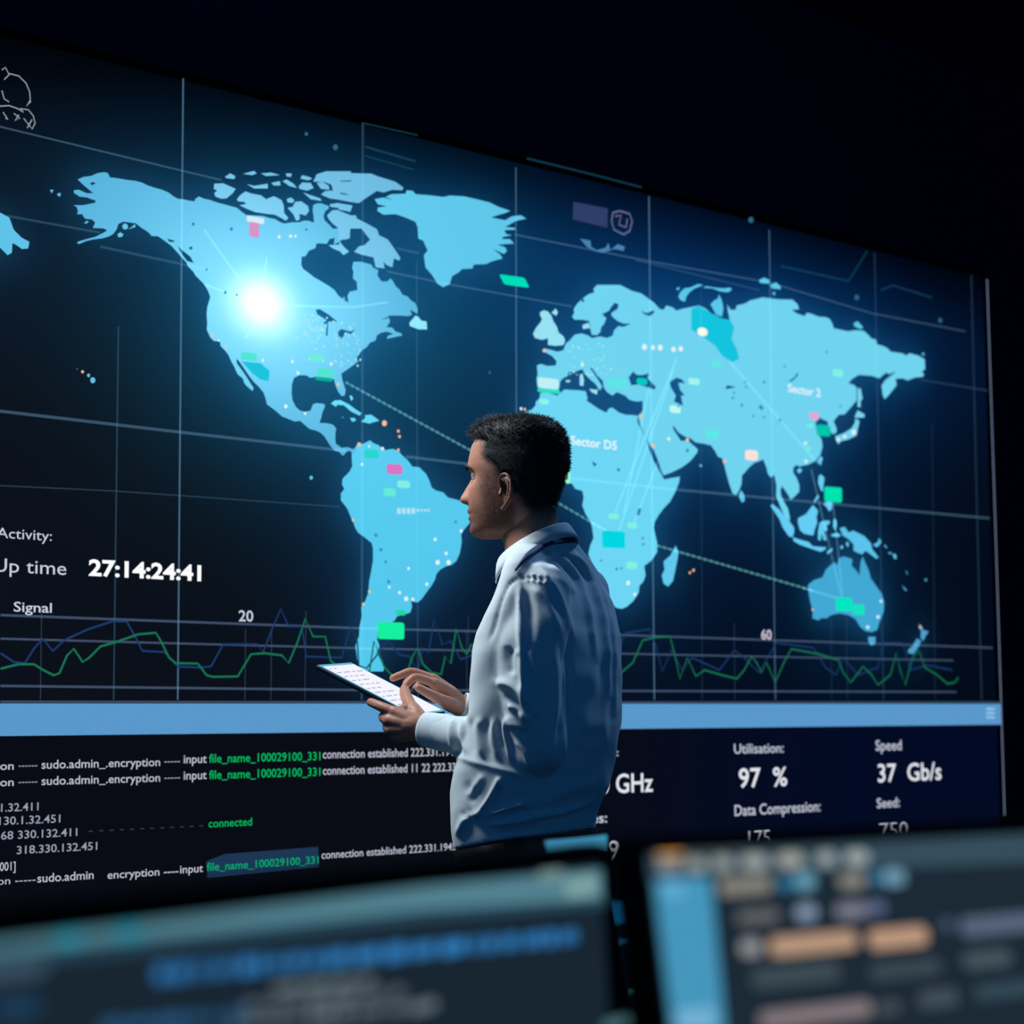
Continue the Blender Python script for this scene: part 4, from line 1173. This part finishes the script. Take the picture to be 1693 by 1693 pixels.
FOLDS = [
    # yoke and back pleats
    ([(925, 905), (958, 935), (985, 985), (1000, 1050), (1006, 1150)], .0085, 5), ([(918, 912), (950, 950), (972, 1010), (984, 1090)], .0070, 5),
    ([(938, 905), (975, 950), (1003, 1010), (1014, 1090), (1015, 1180)], .0075, 4), ([(905, 920), (935, 960), (950, 985)], .0050, 5), ([(890, 935), (925, 985), (948, 1060)], .0060, 6),
    ([(893, 925), (910, 918), (925, 905)], .0025, 5),
    # armhole seam, sleeve crease and hollows
    ([(858, 955), (842, 968), (828, 1000), (816, 1040), (808, 1060)], -.0035, 4), ([(862, 955), (885, 955), (905, 960)], -.0040, 3.5),
    ([(870, 950), (872, 962)], .004, 3), ([(880, 948), (882, 962)], .004, 3), ([(890, 950), (893, 964)], .004, 3), ([(900, 952), (902, 966)], .0035, 3),
    ([(859, 965), (860, 1010), (861, 1060), (863, 1120), (866, 1160)], .0085, 5), ([(870, 975), (876, 1010), (878, 1060)], -.0060, 8), ([(878, 970), (905, 1000), (925, 1050)], .0060, 8),
    ([(843, 1068), (840, 1090), (845, 1118)], -.0085, 8), ([(852, 1075), (858, 1085)], .004, 4),
    ([(860, 1130), (875, 1160), (893, 1190)], .0075, 6), ([(872, 1070), (884, 1100), (892, 1130)], .0045, 7), ([(890, 1060), (905, 1130), (920, 1180)], -.0040, 12),
    # elbow
    ([(818, 1128), (842, 1132), (860, 1150), (868, 1172)], .0090, 7), ([(834, 1146), (850, 1160), (862, 1182)], -.0075, 6), ([(838, 1166), (856, 1172), (872, 1195)], .0080, 6),
    ([(836, 1184), (848, 1200), (866, 1212)], .0075, 6), ([(846, 1206), (858, 1208), (868, 1214)], -.0070, 5), ([(832, 1190), (836, 1220), (845, 1262)], .0065, 4), ([(824, 1192), (826, 1215), (832, 1240)], -.0050, 5),
    ([(850, 1222), (868, 1245), (880, 1275)], .0050, 5), ([(872, 1180), (888, 1215), (896, 1250)], .0045, 7), ([(895, 1195), (910, 1230), (908, 1265)], .0040, 7),
    # forearm
    ([(749, 1188), (745, 1210), (750, 1245)], .0055, 4), ([(757, 1186), (756, 1215), (762, 1248)], -.0055, 5), ([(770, 1186), (764, 1212), (770, 1250)], .0060, 4.5), ([(781, 1186), (776, 1215), (783, 1252)], -.0045, 5),
    ([(795, 1186), (790, 1215), (798, 1256)], .0055, 5), ([(806, 1188), (803, 1220), (812, 1258)], -.0040, 5), ([(817, 1188), (815, 1220), (824, 1258)], .0045, 5),
    ([(745, 1248), (790, 1262), (840, 1275), (880, 1288)], .0040, 5),
    # belly and waist
    ([(755, 1385), (772, 1352), (800, 1345)], .0090, 7), ([(762, 1345), (778, 1350), (775, 1338)], -.005, 5), ([(790, 1345), (806, 1325), (822, 1298), (826, 1284)], .0085, 5), ([(812, 1336), (820, 1318), (828, 1300)], -.0060, 4),
    ([(806, 1348), (840, 1336), (870, 1326)], .0085, 4.5), ([(812, 1356), (850, 1348), (880, 1340)], -.0080, 5), ([(808, 1364), (850, 1358), (890, 1348), (940, 1338), (985, 1322)], .0075, 5),
    ([(800, 1372), (850, 1376), (900, 1366)], -.0050, 7), ([(880, 1335), (930, 1310), (985, 1290)], .0035, 10), ([(770, 1290), (780, 1320), (790, 1300)], -.0040, 8), ([(800, 1280), (786, 1300), (770, 1320)], .0045, 6),
    ([(930, 1060), (936, 1120), (934, 1180), (925, 1240)], -.0085, 8), ([(945, 1210), (975, 1240), (1000, 1218)], .0025, 8), ([(990, 1060), (975, 1150), (955, 1230)], .0035, 10), ([(1005, 1100), (1000, 1180), (996, 1230)], .0030, 6)]
press(shirt, FOLDS)
# fine random drape
a = coords(shirt); n = normals(shirt)
w = sum(np.sin(a @ k + p) * s for k, p, s in [(nrg.normal(0, 1, 3) * q, nrg.random() * 6, s) for q, s in ((22, .0010), (22, .0010), (38, .0007), (38, .0007), (60, .0004), (60, .0004))])
set_coords(shirt, a + n * w[:, None])
# open the cloth at neck, hem and wrists so that it is a hollow garment
bm = bmesh.new(); bm.from_mesh(shirt)
a = coords(shirt)
P = project(a)
neckc = pt(888, 905, 0)
nf, nl = facing(24)
rr = a - neckc
hgt = a @ Z - (neckc[2] + .012 - (rr @ nf) * .46)
kill = (hgt > 0) & (np.hypot(rr @ nf, rr @ nl) < .10)
hemz = pt(870, 1386, 0)
for w_, e_ in ((pt(716, 1208, -.014), pt(704, 1206, -.004)), (pt(776, 1172, .255), pt(764, 1168, .252))):
    d = unit(e_ - w_)
    kill |= ((a - w_) @ d > .000) & (np.linalg.norm(a - w_, axis=1) < .08)
bm.verts.ensure_lookup_table()
bmesh.ops.delete(bm, geom=[bm.verts[i] for i in np.where(kill)[0]], context='VERTS')
bmesh.ops.bisect_plane(bm, geom=list(bm.verts) + list(bm.edges) + list(bm.faces), plane_co=Vector(hemz - Z * .003), plane_no=Vector(unit(Z + TF * .17)), clear_inner=True)
bm.to_mesh(shirt); bm.free()
shirt = evaluated(shirt, [('SOLIDIFY', dict(thickness=.0016, offset=-1.0))])
shirt.polygons.foreach_set('use_smooth', [True] * len(shirt.polygons))
CLOTH = surface('shirt_cotton', (198, 209, 214), .82, noise=.03, scale=900, bump=.15, spec=.25, sheen=.15)
shirt_o = link('shirt', shirt, CLOTH, person, 'light blue long sleeved shirt with folds at elbow and waist')

# ---- collar: stand folded over, open at the front
def collar_ring(c, back, side, dz=0.0, rng=(-2.75, 2.75), n=60, droop=0.0, spread=1.0):
    """angles measured from his nape; back = rearward half axis (px right, px up), side = half width in m"""
    out = []
    for t in np.linspace(rng[0], rng[1], n):
        q = c - nf * back[0] * math.cos(t) + nl * side * math.sin(t) + Z * back[1] * math.cos(t)
        q = q - Z * droop * max(0.0, -math.cos(t)) ** 2
        out.append(q)
    return out
cc0, cc1, cc2 = pt(885, 905, 0), pt(882, 898, 0), pt(889, 925, 0)
R0 = collar_ring(cc0, (.064, .040), .064)
R1 = collar_ring(cc1, (.066, .036), .066)
R1b = collar_ring(cc1 + Z * -.002, (.071, .0375), .071)
R2 = collar_ring(cc2, (.078, .040), .092, droop=.012)
V, Fq = loft([R0, R1, R1b, R2], cap=False, closed=False)
cm = mesh_of(V, Fq, True)
cm = evaluated(cm, [('SUBSURF', dict(levels=1)), ('SOLIDIFY', dict(thickness=.0026, offset=0.0))])
cm.polygons.foreach_set('use_smooth', [True] * len(cm.polygons))
link('collar', cm, CLOTH, shirt_o)
# ---- lanyard strap lying under the collar
from mathutils.bvhtree import BVHTree
a = coords(shirt) + origin(shirt_o)
tree = BVHTree.FromPolygons([tuple(v) for v in a], [tuple(p.vertices) for p in shirt.polygons])
def lay(line, lift):
    out = []
    for px, py in spline(np.asarray(line, float), 5):
        r = ray(px, py)
        hit = tree.ray_cast(Vector(CAM), Vector(unit(r)))
        q = np.array(hit[0]) if hit[0] is not None else at_depth(px, py, DP)
        out.append(q - unit(r) * lift)
    return out
up_ = lay([(950, 889), (935, 889), (920, 890), (897, 897), (874, 911), (862, 925), (851, 941)], .004)
lo_ = lay([(952, 896), (936, 897), (924, 898), (905, 903), (884, 916), (868, 928), (852, 945)], .004)
def mirrored(P):                                   # the same strap on his other shoulder
    return [p - 2 * ((p - neckc) @ nl) * nl for p in P]
R3 = mirrored(up_)[::-1] + up_
R4 = mirrored(lo_)[::-1] + lo_
lm = mesh_of(*loft([R3, R4], cap=False, closed=False), True)
lm = evaluated(lm, [('SOLIDIFY', dict(thickness=.0022, offset=0.0))])
link('lanyard', lm, surface('navy_ribbon', (14, 40, 78), .6, noise=.05), person, 'dark blue strap under the shirt collar')
# ---- cuffs
for w_, e_, r in ((pt(743, 1213, -.036), pt(702, 1205.5, -.002), .0300), (pt(800, 1180, .262), pt(764, 1168, .252), .0270)):
    d = unit(e_ - w_)
    L = np.linalg.norm(e_ - w_)
    u1 = unit(np.cross(d, FH)); u2 = np.cross(d, u1)
    rg = []
    for t, q in ((0.0, 1.10), (.12, 1.14), (.5, 1.08), (.93, 1.04), (1.0, 1.02), (1.0, .93), (.5, .94), (.0, .94)):
        rg.append([w_ + d * L * t + (u1 * math.cos(x) * 1.06 + u2 * math.sin(x) * .92) * r * q for x in np.linspace(0, 2 * math.pi, 36, endpoint=False)])
    me = mesh_of(*loft(rg, cap=False), True)
    link('cuff', fix_normals(me), CLOTH, shirt_o)

# ---- trousers, belt, shoes
BLACK = surface('black_trousers', (6, 6, 9), .9, noise=.1, scale=500, bump=.1, spec=.08)
tr_rows = [(1362, 762, 982, .170), (1392, 763, 986, .172), (1425, 766, 996, .180), (1460, 768, 1000, .184), (1490, 780, 995, .172)]
trou = fuse([loft(trunk_rings(.006, tilt=False, rows=tr_rows))] + TROU, .0065, smooth=4)
a = coords(trou)
k = (a - hemz) @ TF
top = hemz[2] + .022 - k * .17
a[:, 2] = np.where(a[:, 2] > top, top, a[:, 2])
set_coords(trou, a)
link('trousers', trou, BLACK, person, 'black trousers')
rows = []
for dz_, ex in ((-.034, -.006), (-.034, -.003), (.002, -.003), (.002, -.006)):
    base_r = np.array(trunk_rings(-ex, tilt=False, rows=[(1386, 758, 987, .178)])[0])
    base_r[:, 2] = base_r[:, 2] + dz_ - .006 - ((base_r - hemz) @ TF) * .17
    rows.append(base_r)
V, Fq = loft(rows + [rows[0]], cap=False)
link('belt', fix_normals(mesh_of(V, Fq, True)), surface('belt_leather', (5, 5, 6), .6, spec=.1), person)
SHOE = surface('shoe_leather', (14, 13, 14), .35, noise=.1)
for s in (1, -1):
    ank = HIPC + TL * s * .115 - TF * .01; ank[2] = 0
    rg = []
    for f, w_, h in ((-.085, .020, .030), (-.075, .033, .055), (-.03, .038, .085), (.03, .040, .075), (.09, .046, .055), (.15, .046, .045), (.185, .034, .036), (.20, .012, .024)):
        ring = []
        for x in np.linspace(0, 2 * math.pi, 24, endpoint=False):
            cz = math.sin(x)
            ring.append(ank + TF * f + TL * w_ * math.cos(x) + Z * (h * .5 + h * .5 * (cz if cz > 0 else max(cz, -1))))
        rg.append(ring)
    me = mesh_of(*loft(rg), True)
    link('shoe', fix_normals(me), SHOE, person)

# ---- tablet
tablet = empty('tablet', on_tab(.5, .5, -TTH), 'thin dark tablet with a bright white screen held in the hands of the man', 'tablet')
tb = box_verts(TA, TW, TLONG, TN, (0, 0, -TTH), (TWID, TLEN, 0))
link('casing', bevelled(*tb, .0028, 3), surface('tablet_shell', (34, 44, 56), .35, metal=.5, noise=.03), tablet)
mg = .006
def tab_quad(w0, w1, l0, l1, h):
    return [on_tab(w0, l0, h), on_tab(w1, l0, h), on_tab(w1, l1, h), on_tab(w0, l1, h)]
link('glass_rim', mesh_of(tab_quad(.012, .988, .008, .992, .0004), [(0, 1, 2, 3)]), emit('rim_blue', (96, 178, 214), 1.0), tablet, 'blue lit rim of the tablet screen')
link('screen', mesh_of(tab_quad(.05, .955, .045, .97, .0008), [(0, 1, 2, 3)]), emit('tablet_white', (222, 222, 232), 1.25), tablet, 'bright white screen page')
V, Fq = [], []
for k in range(11):
    l0 = .09 + k * .078
    w0 = .10
    for j in range(rnd.randint(2, 4)):
        w1 = min(w0 + rnd.uniform(.06, .2), .92)
        n = len(V); V += tab_quad(w0, w1, l0, l0 + .014, .0011); Fq.append((n, n + 1, n + 2, n + 3))
        w0 = w1 + .06
        if w0 > .85:
            break
link('page_text', mesh_of(V, Fq), emit('page_grey', (150, 168, 190), 1.0), tablet, 'grey lines of content on the tablet page')
# ------------------------------------------------------------------ desks and monitors
DESKM = surface('desk_laminate', (30, 32, 38), .45, noise=.1, scale=40, spec=.3)
METAL = surface('dark_metal', (28, 30, 34), .4, metal=.7, noise=.05)
SHELL = surface('monitor_plastic', (3, 3, 4), .7, noise=.05, spec=.04)
def desk(name, c, ax, ay, wid, dep, h, label):
    """c = centre of the top on the floor plan"""
    root = empty(name, (c[0], c[1], 0), label, 'desk')
    c3 = np.array([c[0], c[1], 0.0])
    link('desk_top', bevelled(*box_verts(c3, ax, ay, EZ, (-wid / 2, -dep / 2, h - .03), (wid / 2, dep / 2, h)), .004, 2), DESKM, root)
    for sx in (-1, 1):
        for sy in (-1, 1):
            x, y = sx * (wid / 2 - .06), sy * (dep / 2 - .06)
            link('leg', bevelled(*box_verts(c3, ax, ay, EZ, (x - .025, y - .025, 0), (x + .025, y + .025, h - .03)), .003, 1), METAL, root)
    link('modesty_panel', bevelled(*box_verts(c3, ax, ay, EZ, (-wid / 2 + .09, dep / 2 - .05, .25), (wid / 2 - .09, dep / 2 - .035, h - .03)), .002, 1), DESKM, root)
    return root

class Screen:
    """flat display: O = top left corner of its face, ax right, az up along the face, an towards the viewer"""
    def __init__(s, name, label, corner, vp, tilt, W, H, desk_h, side, cat='monitor', stand=True, bez=.012, group=None):
        s.ax = unit(np.array([*(ROWS @ np.array([vp - CX, HORIZON - CY, FPX]))[:2], 0.0]))
        nh = np.cross(s.ax, Z)                      # level, towards the viewer
        if nh @ FH > 0:
            nh = -nh
        t = math.radians(tilt)
        s.az = math.cos(t) * Z - math.sin(t) * nh
        s.an = np.cross(s.ax, s.az)
        s.O = np.array(corner) - (s.ax * W if side == 'right' else 0)
        s.W, s.H = W, H
        mid = s.O + s.ax * W / 2 - s.az * H * .5
        foot = mid - s.an * .09; foot[2] = desk_h
        s.root = empty(name, foot, label, cat, group)
        O = s.O
        ay = -s.an
        link('casing', bevelled(*box_verts(O, s.ax, ay, s.az, (0, 0, -H), (W, .022, 0)), .004, 3), SHELL, s.root)
        link('back_cover', bevelled(*box_verts(O, s.ax, ay, s.az, (W * .18, .020, -H * .8), (W * .82, .052, -H * .18)), .012, 3), SHELL, s.root)
        if stand:
            neck0 = mid + ay * .045 - s.az * .02
            neck1 = foot + Z * .036
            link('stand_neck', mesh_of(*tube([neck0, neck0 * .5 + neck1 * .5 + ay * .012, neck1], [.022, .020, .022], 16, 5), True), METAL, s.root)
            sx = unit(s.ax)
            sy = np.cross(Z, sx)
            link('stand_base', bevelled(*box_verts(foot, sx, sy, Z, (-min(.13, W * .42), -.09, .001), (min(.13, W * .42), .09, .014)), .005, 2), METAL, s.root)
        s.bez = bez
        s.k = 0
    def pick(s, px, py):
        r = ray(px, py)
        t = ((s.O - CAM) @ s.an) / (r @ s.an)
        p = CAM + r * t - s.O
        return p @ s.ax, -(p @ s.az)
    def at(s, u, v, h):
        return s.O + s.ax * u - s.az * v + s.an * h
    def poly(s, uv, name, rgb, label, strength=1.0):
        s.k += 1
        h = .0006 + .00025 * s.k if s.k > 1 else .0006
        u0, u1, v0, v1 = s.bez, s.W - s.bez, s.bez, s.H - s.bez
        uv = [(min(max(u, u0), u1), min(max(v, v0), v1)) for u, v in uv]
        me = mesh_of([s.at(u, v, h) for u, v in uv], [tuple(range(len(uv)))[::-1]])
        return link(name, me, emit(name, rgb, strength), s.root, label)
    def screen(s, rgb, label='lit screen'):
        s.poly([(s.bez, s.bez), (s.W - s.bez, s.bez), (s.W - s.bez, s.H - s.bez), (s.bez, s.H - s.bez)], 'screen', rgb, label)
    def block(s, cx, cy, w, h, rgb, name='screen_block', label=None, rnd_=.35):
        u, v = s.pick(cx, cy)
        u0 = s.pick(cx - w / 2, cy)[0]; u1 = s.pick(cx + w / 2, cy)[0]
        v0 = s.pick(cx, cy - h / 2)[1]; v1 = s.pick(cx, cy + h / 2)[1]
        r = min(u1 - u0, v1 - v0) * rnd_
        P = []
        for qx, qy, a0 in ((u1 - r, v0 + r, -90), (u1 - r, v1 - r, 0), (u0 + r, v1 - r, 90), (u0 + r, v0 + r, 180)):
            for a in (0, 30, 60, 90):
                t = math.radians(a0 + a)
                P.append((qx + r * math.cos(t), qy + r * math.sin(t)))
        if u1 < s.bez or v0 > s.H - s.bez or u0 > s.W - s.bez:
            return
        return s.poly(P, name, rgb, label)
    def band(s, pts, rgb, name, label):
        return s.poly([s.pick(*p) for p in pts], name, rgb, label)

FRONT_H, MID_H = 0.74, 0.74
# --- left front monitor, cut by the left and bottom edges of the frame
ml = Screen('desk_monitor', 'blurred dark monitor at lower left with a pale teal title bar, nearest the camera', at_depth(1006, 1389, 1.25), 2900, 3, .62, .33, FRONT_H, 'right', bez=.013)
ml.screen((24, 38, 50), 'dark slate screen of the left monitor')
ml.band([(-400, 1572), (0, 1530), (700, 1462), (992, 1437), (994, 1486), (700, 1504), (0, 1574), (-400, 1614)], (82, 128, 142), 'title_bar', 'pale teal title bar')
ml.block(110, 1556, 40, 40, (50, 152, 172), 'toolbar_icon', 'teal icon in the title bar', .5)
ml.block(207, 1543, 42, 34, (44, 140, 162), 'toolbar_icon', 'second teal icon in the title bar', .5)
ml.block(906, 1446, 40, 22, (112, 140, 140), 'toolbar_icon', 'grey window button', .5)
ml.block(956, 1466, 56, 36, (120, 158, 160), 'toolbar_icon', 'pale window button', .5)
ml.block(10, 1600, 120, 36, (62, 84, 104), label='slate block at the left')
ml.block(20, 1665, 70, 30, (28, 62, 92))
ml.band([(-400, 1614), (0, 1574), (700, 1504), (994, 1486), (994, 1500), (700, 1522), (0, 1596), (-400, 1640)], (40, 72, 90), 'toolbar', 'dim blue strip under the title bar')
def code_row(x0, y0, x1, y1, h, rgb, label, seed, lo=16, hi=46):
    q = random.Random(seed)
    x = x0
    while x < x1 - 8:
        w = q.uniform(lo, hi)
        y = y0 + (y1 - y0) * (x + w / 2 - x0) / (x1 - x0)
        k = q.uniform(.86, 1.1)
        ml.block(x + w / 2, y, w, h * q.uniform(.8, 1.1), tuple(min(255, c * k) for c in rgb), 'code_line', label, .3)
        x += w + q.uniform(4, 9)
code_row(248, 1611, 935, 1547, 24, (46, 120, 182), 'blurred blue line of code', 1)
code_row(430, 1636, 600, 1620, 17, (94, 108, 114), 'blurred grey line of code', 2)
code_row(380, 1664, 640, 1640, 18, (90, 104, 112), 'blurred grey line of code', 3)
code_row(350, 1692, 660, 1664, 18, (94, 108, 116), 'blurred grey line of code', 4)
code_row(130, 1700, 340, 1680, 20, (42, 92, 134), 'blurred blue line of code', 5)
ml.block(985, 1690, 50, 18, (70, 108, 112), 'code_line', 'blurred grey line of code', .4)
# --- right front monitor
mr = Screen('desk_monitor', 'blurred monitor at lower right with orange tab and blue side panel, nearest the camera', at_depth(1040, 1383, 1.05), 5600, 10, .52, .31, FRONT_H, 'left', bez=.010)
mr.screen((28, 42, 54), 'dark slate screen of the right monitor')
def cr(x0, x1, y0, y1):                              # measured on a 2.593x crop of the lower right
    return 1040 + (x0 + x1) / 2 / 2.593, 1340 + (y0 + y1) / 2 / 2.593, (x1 - x0) / 2.593, (y1 - y0) / 2.593
mr.band([(1056, 1394), (1750, 1372), (1750, 1424), (1056, 1452)], (54, 78, 92), 'title_bar', 'slate title bar of the right monitor')
for x0, x1, y0, y1, c, nm, lab in (
        (230, 520, 130, 180, (104, 112, 112), 'toolbar_icon', 'grey tab title'),
        (118, 208, 210, 262, (138, 146, 146), 'menu_word', None), (238, 318, 208, 262, (150, 156, 152), 'menu_word', None), (348, 432, 200, 258, (150, 156, 152), 'menu_word', None), (472, 580, 192, 254, (158, 164, 160), 'menu_word', None),
        (622, 732, 184, 246, (162, 164, 156), 'menu_word', None), (792, 870, 178, 240, (150, 160, 160), 'menu_word', None), (912, 1008, 174, 236, (160, 170, 170), 'menu_word', None)):
    mr.block(*cr(x0, x1, y0, y1), c, nm, lab, .5)
mr.block(*cr(88, 222, 118, 204), (250, 178, 84), 'toolbar_icon', 'blurred orange tab', .5)
mr.band([(1071, 1456), (1167, 1452), (1192, 1720), (1094, 1720)], (70, 150, 188), 'side_panel', 'plain blue side panel')
mr.block(*cr(120, 220, 310, 375), (96, 172, 212), 'side_panel_icon', 'pale icon at the top of the side panel', .4)
mr.block(*cr(180, 350, 855, 935), (120, 178, 212), 'side_panel_icon', 'pale block low on the side panel', .3)
for x0, x1, y0, y1, c in (
        (360, 590, 292, 362, (132, 130, 122)), (612, 690, 292, 345, (44, 112, 150)), (690, 768, 270, 345, (104, 160, 184)), (872, 985, 275, 338, (134, 132, 124)), (1000, 1060, 268, 325, (52, 110, 146)), (1060, 1150, 258, 325, (110, 156, 180)),
        (432, 610, 432, 488, (98, 100, 102)), (684, 768, 412, 474, (138, 156, 184)), (852, 985, 402, 466, (122, 124, 140)), (985, 1060, 395, 450, (92, 104, 138)),
        (442, 528, 560, 626, (152, 154, 156)), (562, 940, 536, 614, (188, 154, 128)), (985, 1240, 508, 592, (188, 152, 126)), (1295, 1345, 470, 520, (66, 86, 112)), (1375, 1700, 452, 536, (86, 100, 122)),
        (480, 860, 668, 752, (62, 76, 84)), (985, 1290, 650, 722, (58, 72, 82)), (1385, 1590, 605, 680, (66, 84, 92)), (1190, 1360, 772, 850, (64, 78, 90)), (1430, 1690, 740, 810, (50, 72, 84)), (505, 990, 842, 915, (132, 120, 124)), (1000, 1110, 820, 880, (64, 74, 84))):
    mr.block(*cr(x0, x1, y0, y1), c, 'code_line', None, .42)
# --- second row: monitor and laptop between the front monitors and the man
mm = Screen('desk_display', 'small dark upright display with one light blue block, between left monitor and the man', at_depth(1007, 1371, 2.35), 3300, 6, .175, .30, MID_H, 'right', bez=.006)
mm.screen((5, 8, 13), 'nearly black screen of the middle monitor')
mm.band([(899, 1379), (1001, 1374), (1003, 1403), (903, 1410)], (72, 164, 206), 'screen_block', 'light blue block on the dark screen')
lp = Screen('laptop', 'dark laptop with a blue screen strip in the gap between the front monitors', at_depth(1003, 1486, 2.12), 6000, 14, .30, .20, MID_H, 'left', cat='laptop', stand=False, bez=.004)
lp.screen((3, 14, 28), 'dark screen of the laptop')
lp.band([(1004, 1490), (1038, 1488), (1038, 1526), (1006, 1528)], (24, 112, 166), 'screen_block', 'blue strip at the top of the laptop screen')
lp.band([(1012, 1556), (1040, 1552), (1041, 1557), (1013, 1561)], (50, 120, 150), 'screen_line', None)
for x, y, w, h in ((1014, 1612, 5, 4), (1020, 1625, 6, 4), (1017, 1647, 6, 4), (1026, 1643, 6, 4), (1038, 1640, 9, 5), (999, 1563, 8, 4)):
    lp.block(x, y, w, h, (70, 146, 150), 'screen_speck', None, .4)
hinge = lp.O - lp.az * lp.H
bx0 = np.cross(Z, lp.ax)
toview = lp.ax * 0 + np.array([lp.an[0], lp.an[1], 0.0]); toview = unit(toview)
hz = MID_H + .016
hbase = np.array([hinge[0], hinge[1], MID_H])
kb = link('keyboard_deck', bevelled(*box_verts(hbase, lp.ax, toview, Z, (0, -.01, .002), (lp.W, .20, .018)), .004, 2), SHELL, lp.root)
link('hinge', mesh_of(*tube([np.array([*(hinge + lp.ax * .04)[:2], MID_H + .018]), np.array([*(hinge + lp.ax * .26)[:2], MID_H + .018])], [.008, .008], 12, 2), True), METAL, lp.root)
kv, kf = [], []
for r in range(5):
    for c in range(13):
        v, f = box_verts(hbase, lp.ax, toview, Z, (.02 + c * .0203, .02 + r * .02, .018), (.02 + c * .0203 + .016, .02 + r * .02 + .016, .0205))
        kf += [tuple(i + len(kv) for i in q) for q in f]; kv += list(v)
link('keyboard', mesh_of(kv, kf), DESKM, lp.root)
lift = hinge[2] - (MID_H + .016)

c1 = (ml.O + ml.ax * .5) * .5 + (mr.O + mr.ax * .25) * .5 + FH * -.05
desk('front_desk', c1 + FH * .12, RH, FH, 1.75, .80, FRONT_H, 'dark front desk under the two blurred monitors')
c2 = at_depth(985, 1400, 2.30)
desk('second_desk', c2, RH, FH, 1.5, .62, MID_H, 'dark desk of the second row, between the front monitors and the man')
# ------------------------------------------------------------------ light
wd = bpy.data.worlds.new('world'); S.world = wd
wd.use_nodes = True
wd.node_tree.nodes['Background'].inputs[0].default_value = (0.006, 0.050, 0.142, 1)
wd.node_tree.nodes['Background'].inputs[1].default_value = 1.2
def area(name, loc, target, size, power, rgb, spread=180):
    d = bpy.data.lights.new(name, 'AREA')
    d.shape = 'DISK'
    d.size = size
    d.energy = power
    d.color = lin(rgb)
    d.spread = math.radians(spread)
    o = bpy.data.objects.new(name, d)
    COL.objects.link(o)
    o.location = Vector(loc)
    o.rotation_euler = (Vector(target) - Vector(loc)).to_track_quat('-Z', 'Y').to_euler()
    return o
PC = at_depth(900, 1050, 3.9)
area('added_key_light', PC - RH * 1.05 + FH * 0.09 + Z * 1.40, PC + Z * .1, 0.6, 12, (236, 246, 250), 85)  # unseen key light, added to brighten his face and shirt from the left
area('added_rim_light', at_depth(846, 1165, 5.2) + RH * 1.15 + Z * 2.15, PC + Z * .1, 0.35, 6.5, (150, 200, 255), 90)  # unseen rim light, added to edge his back and hair
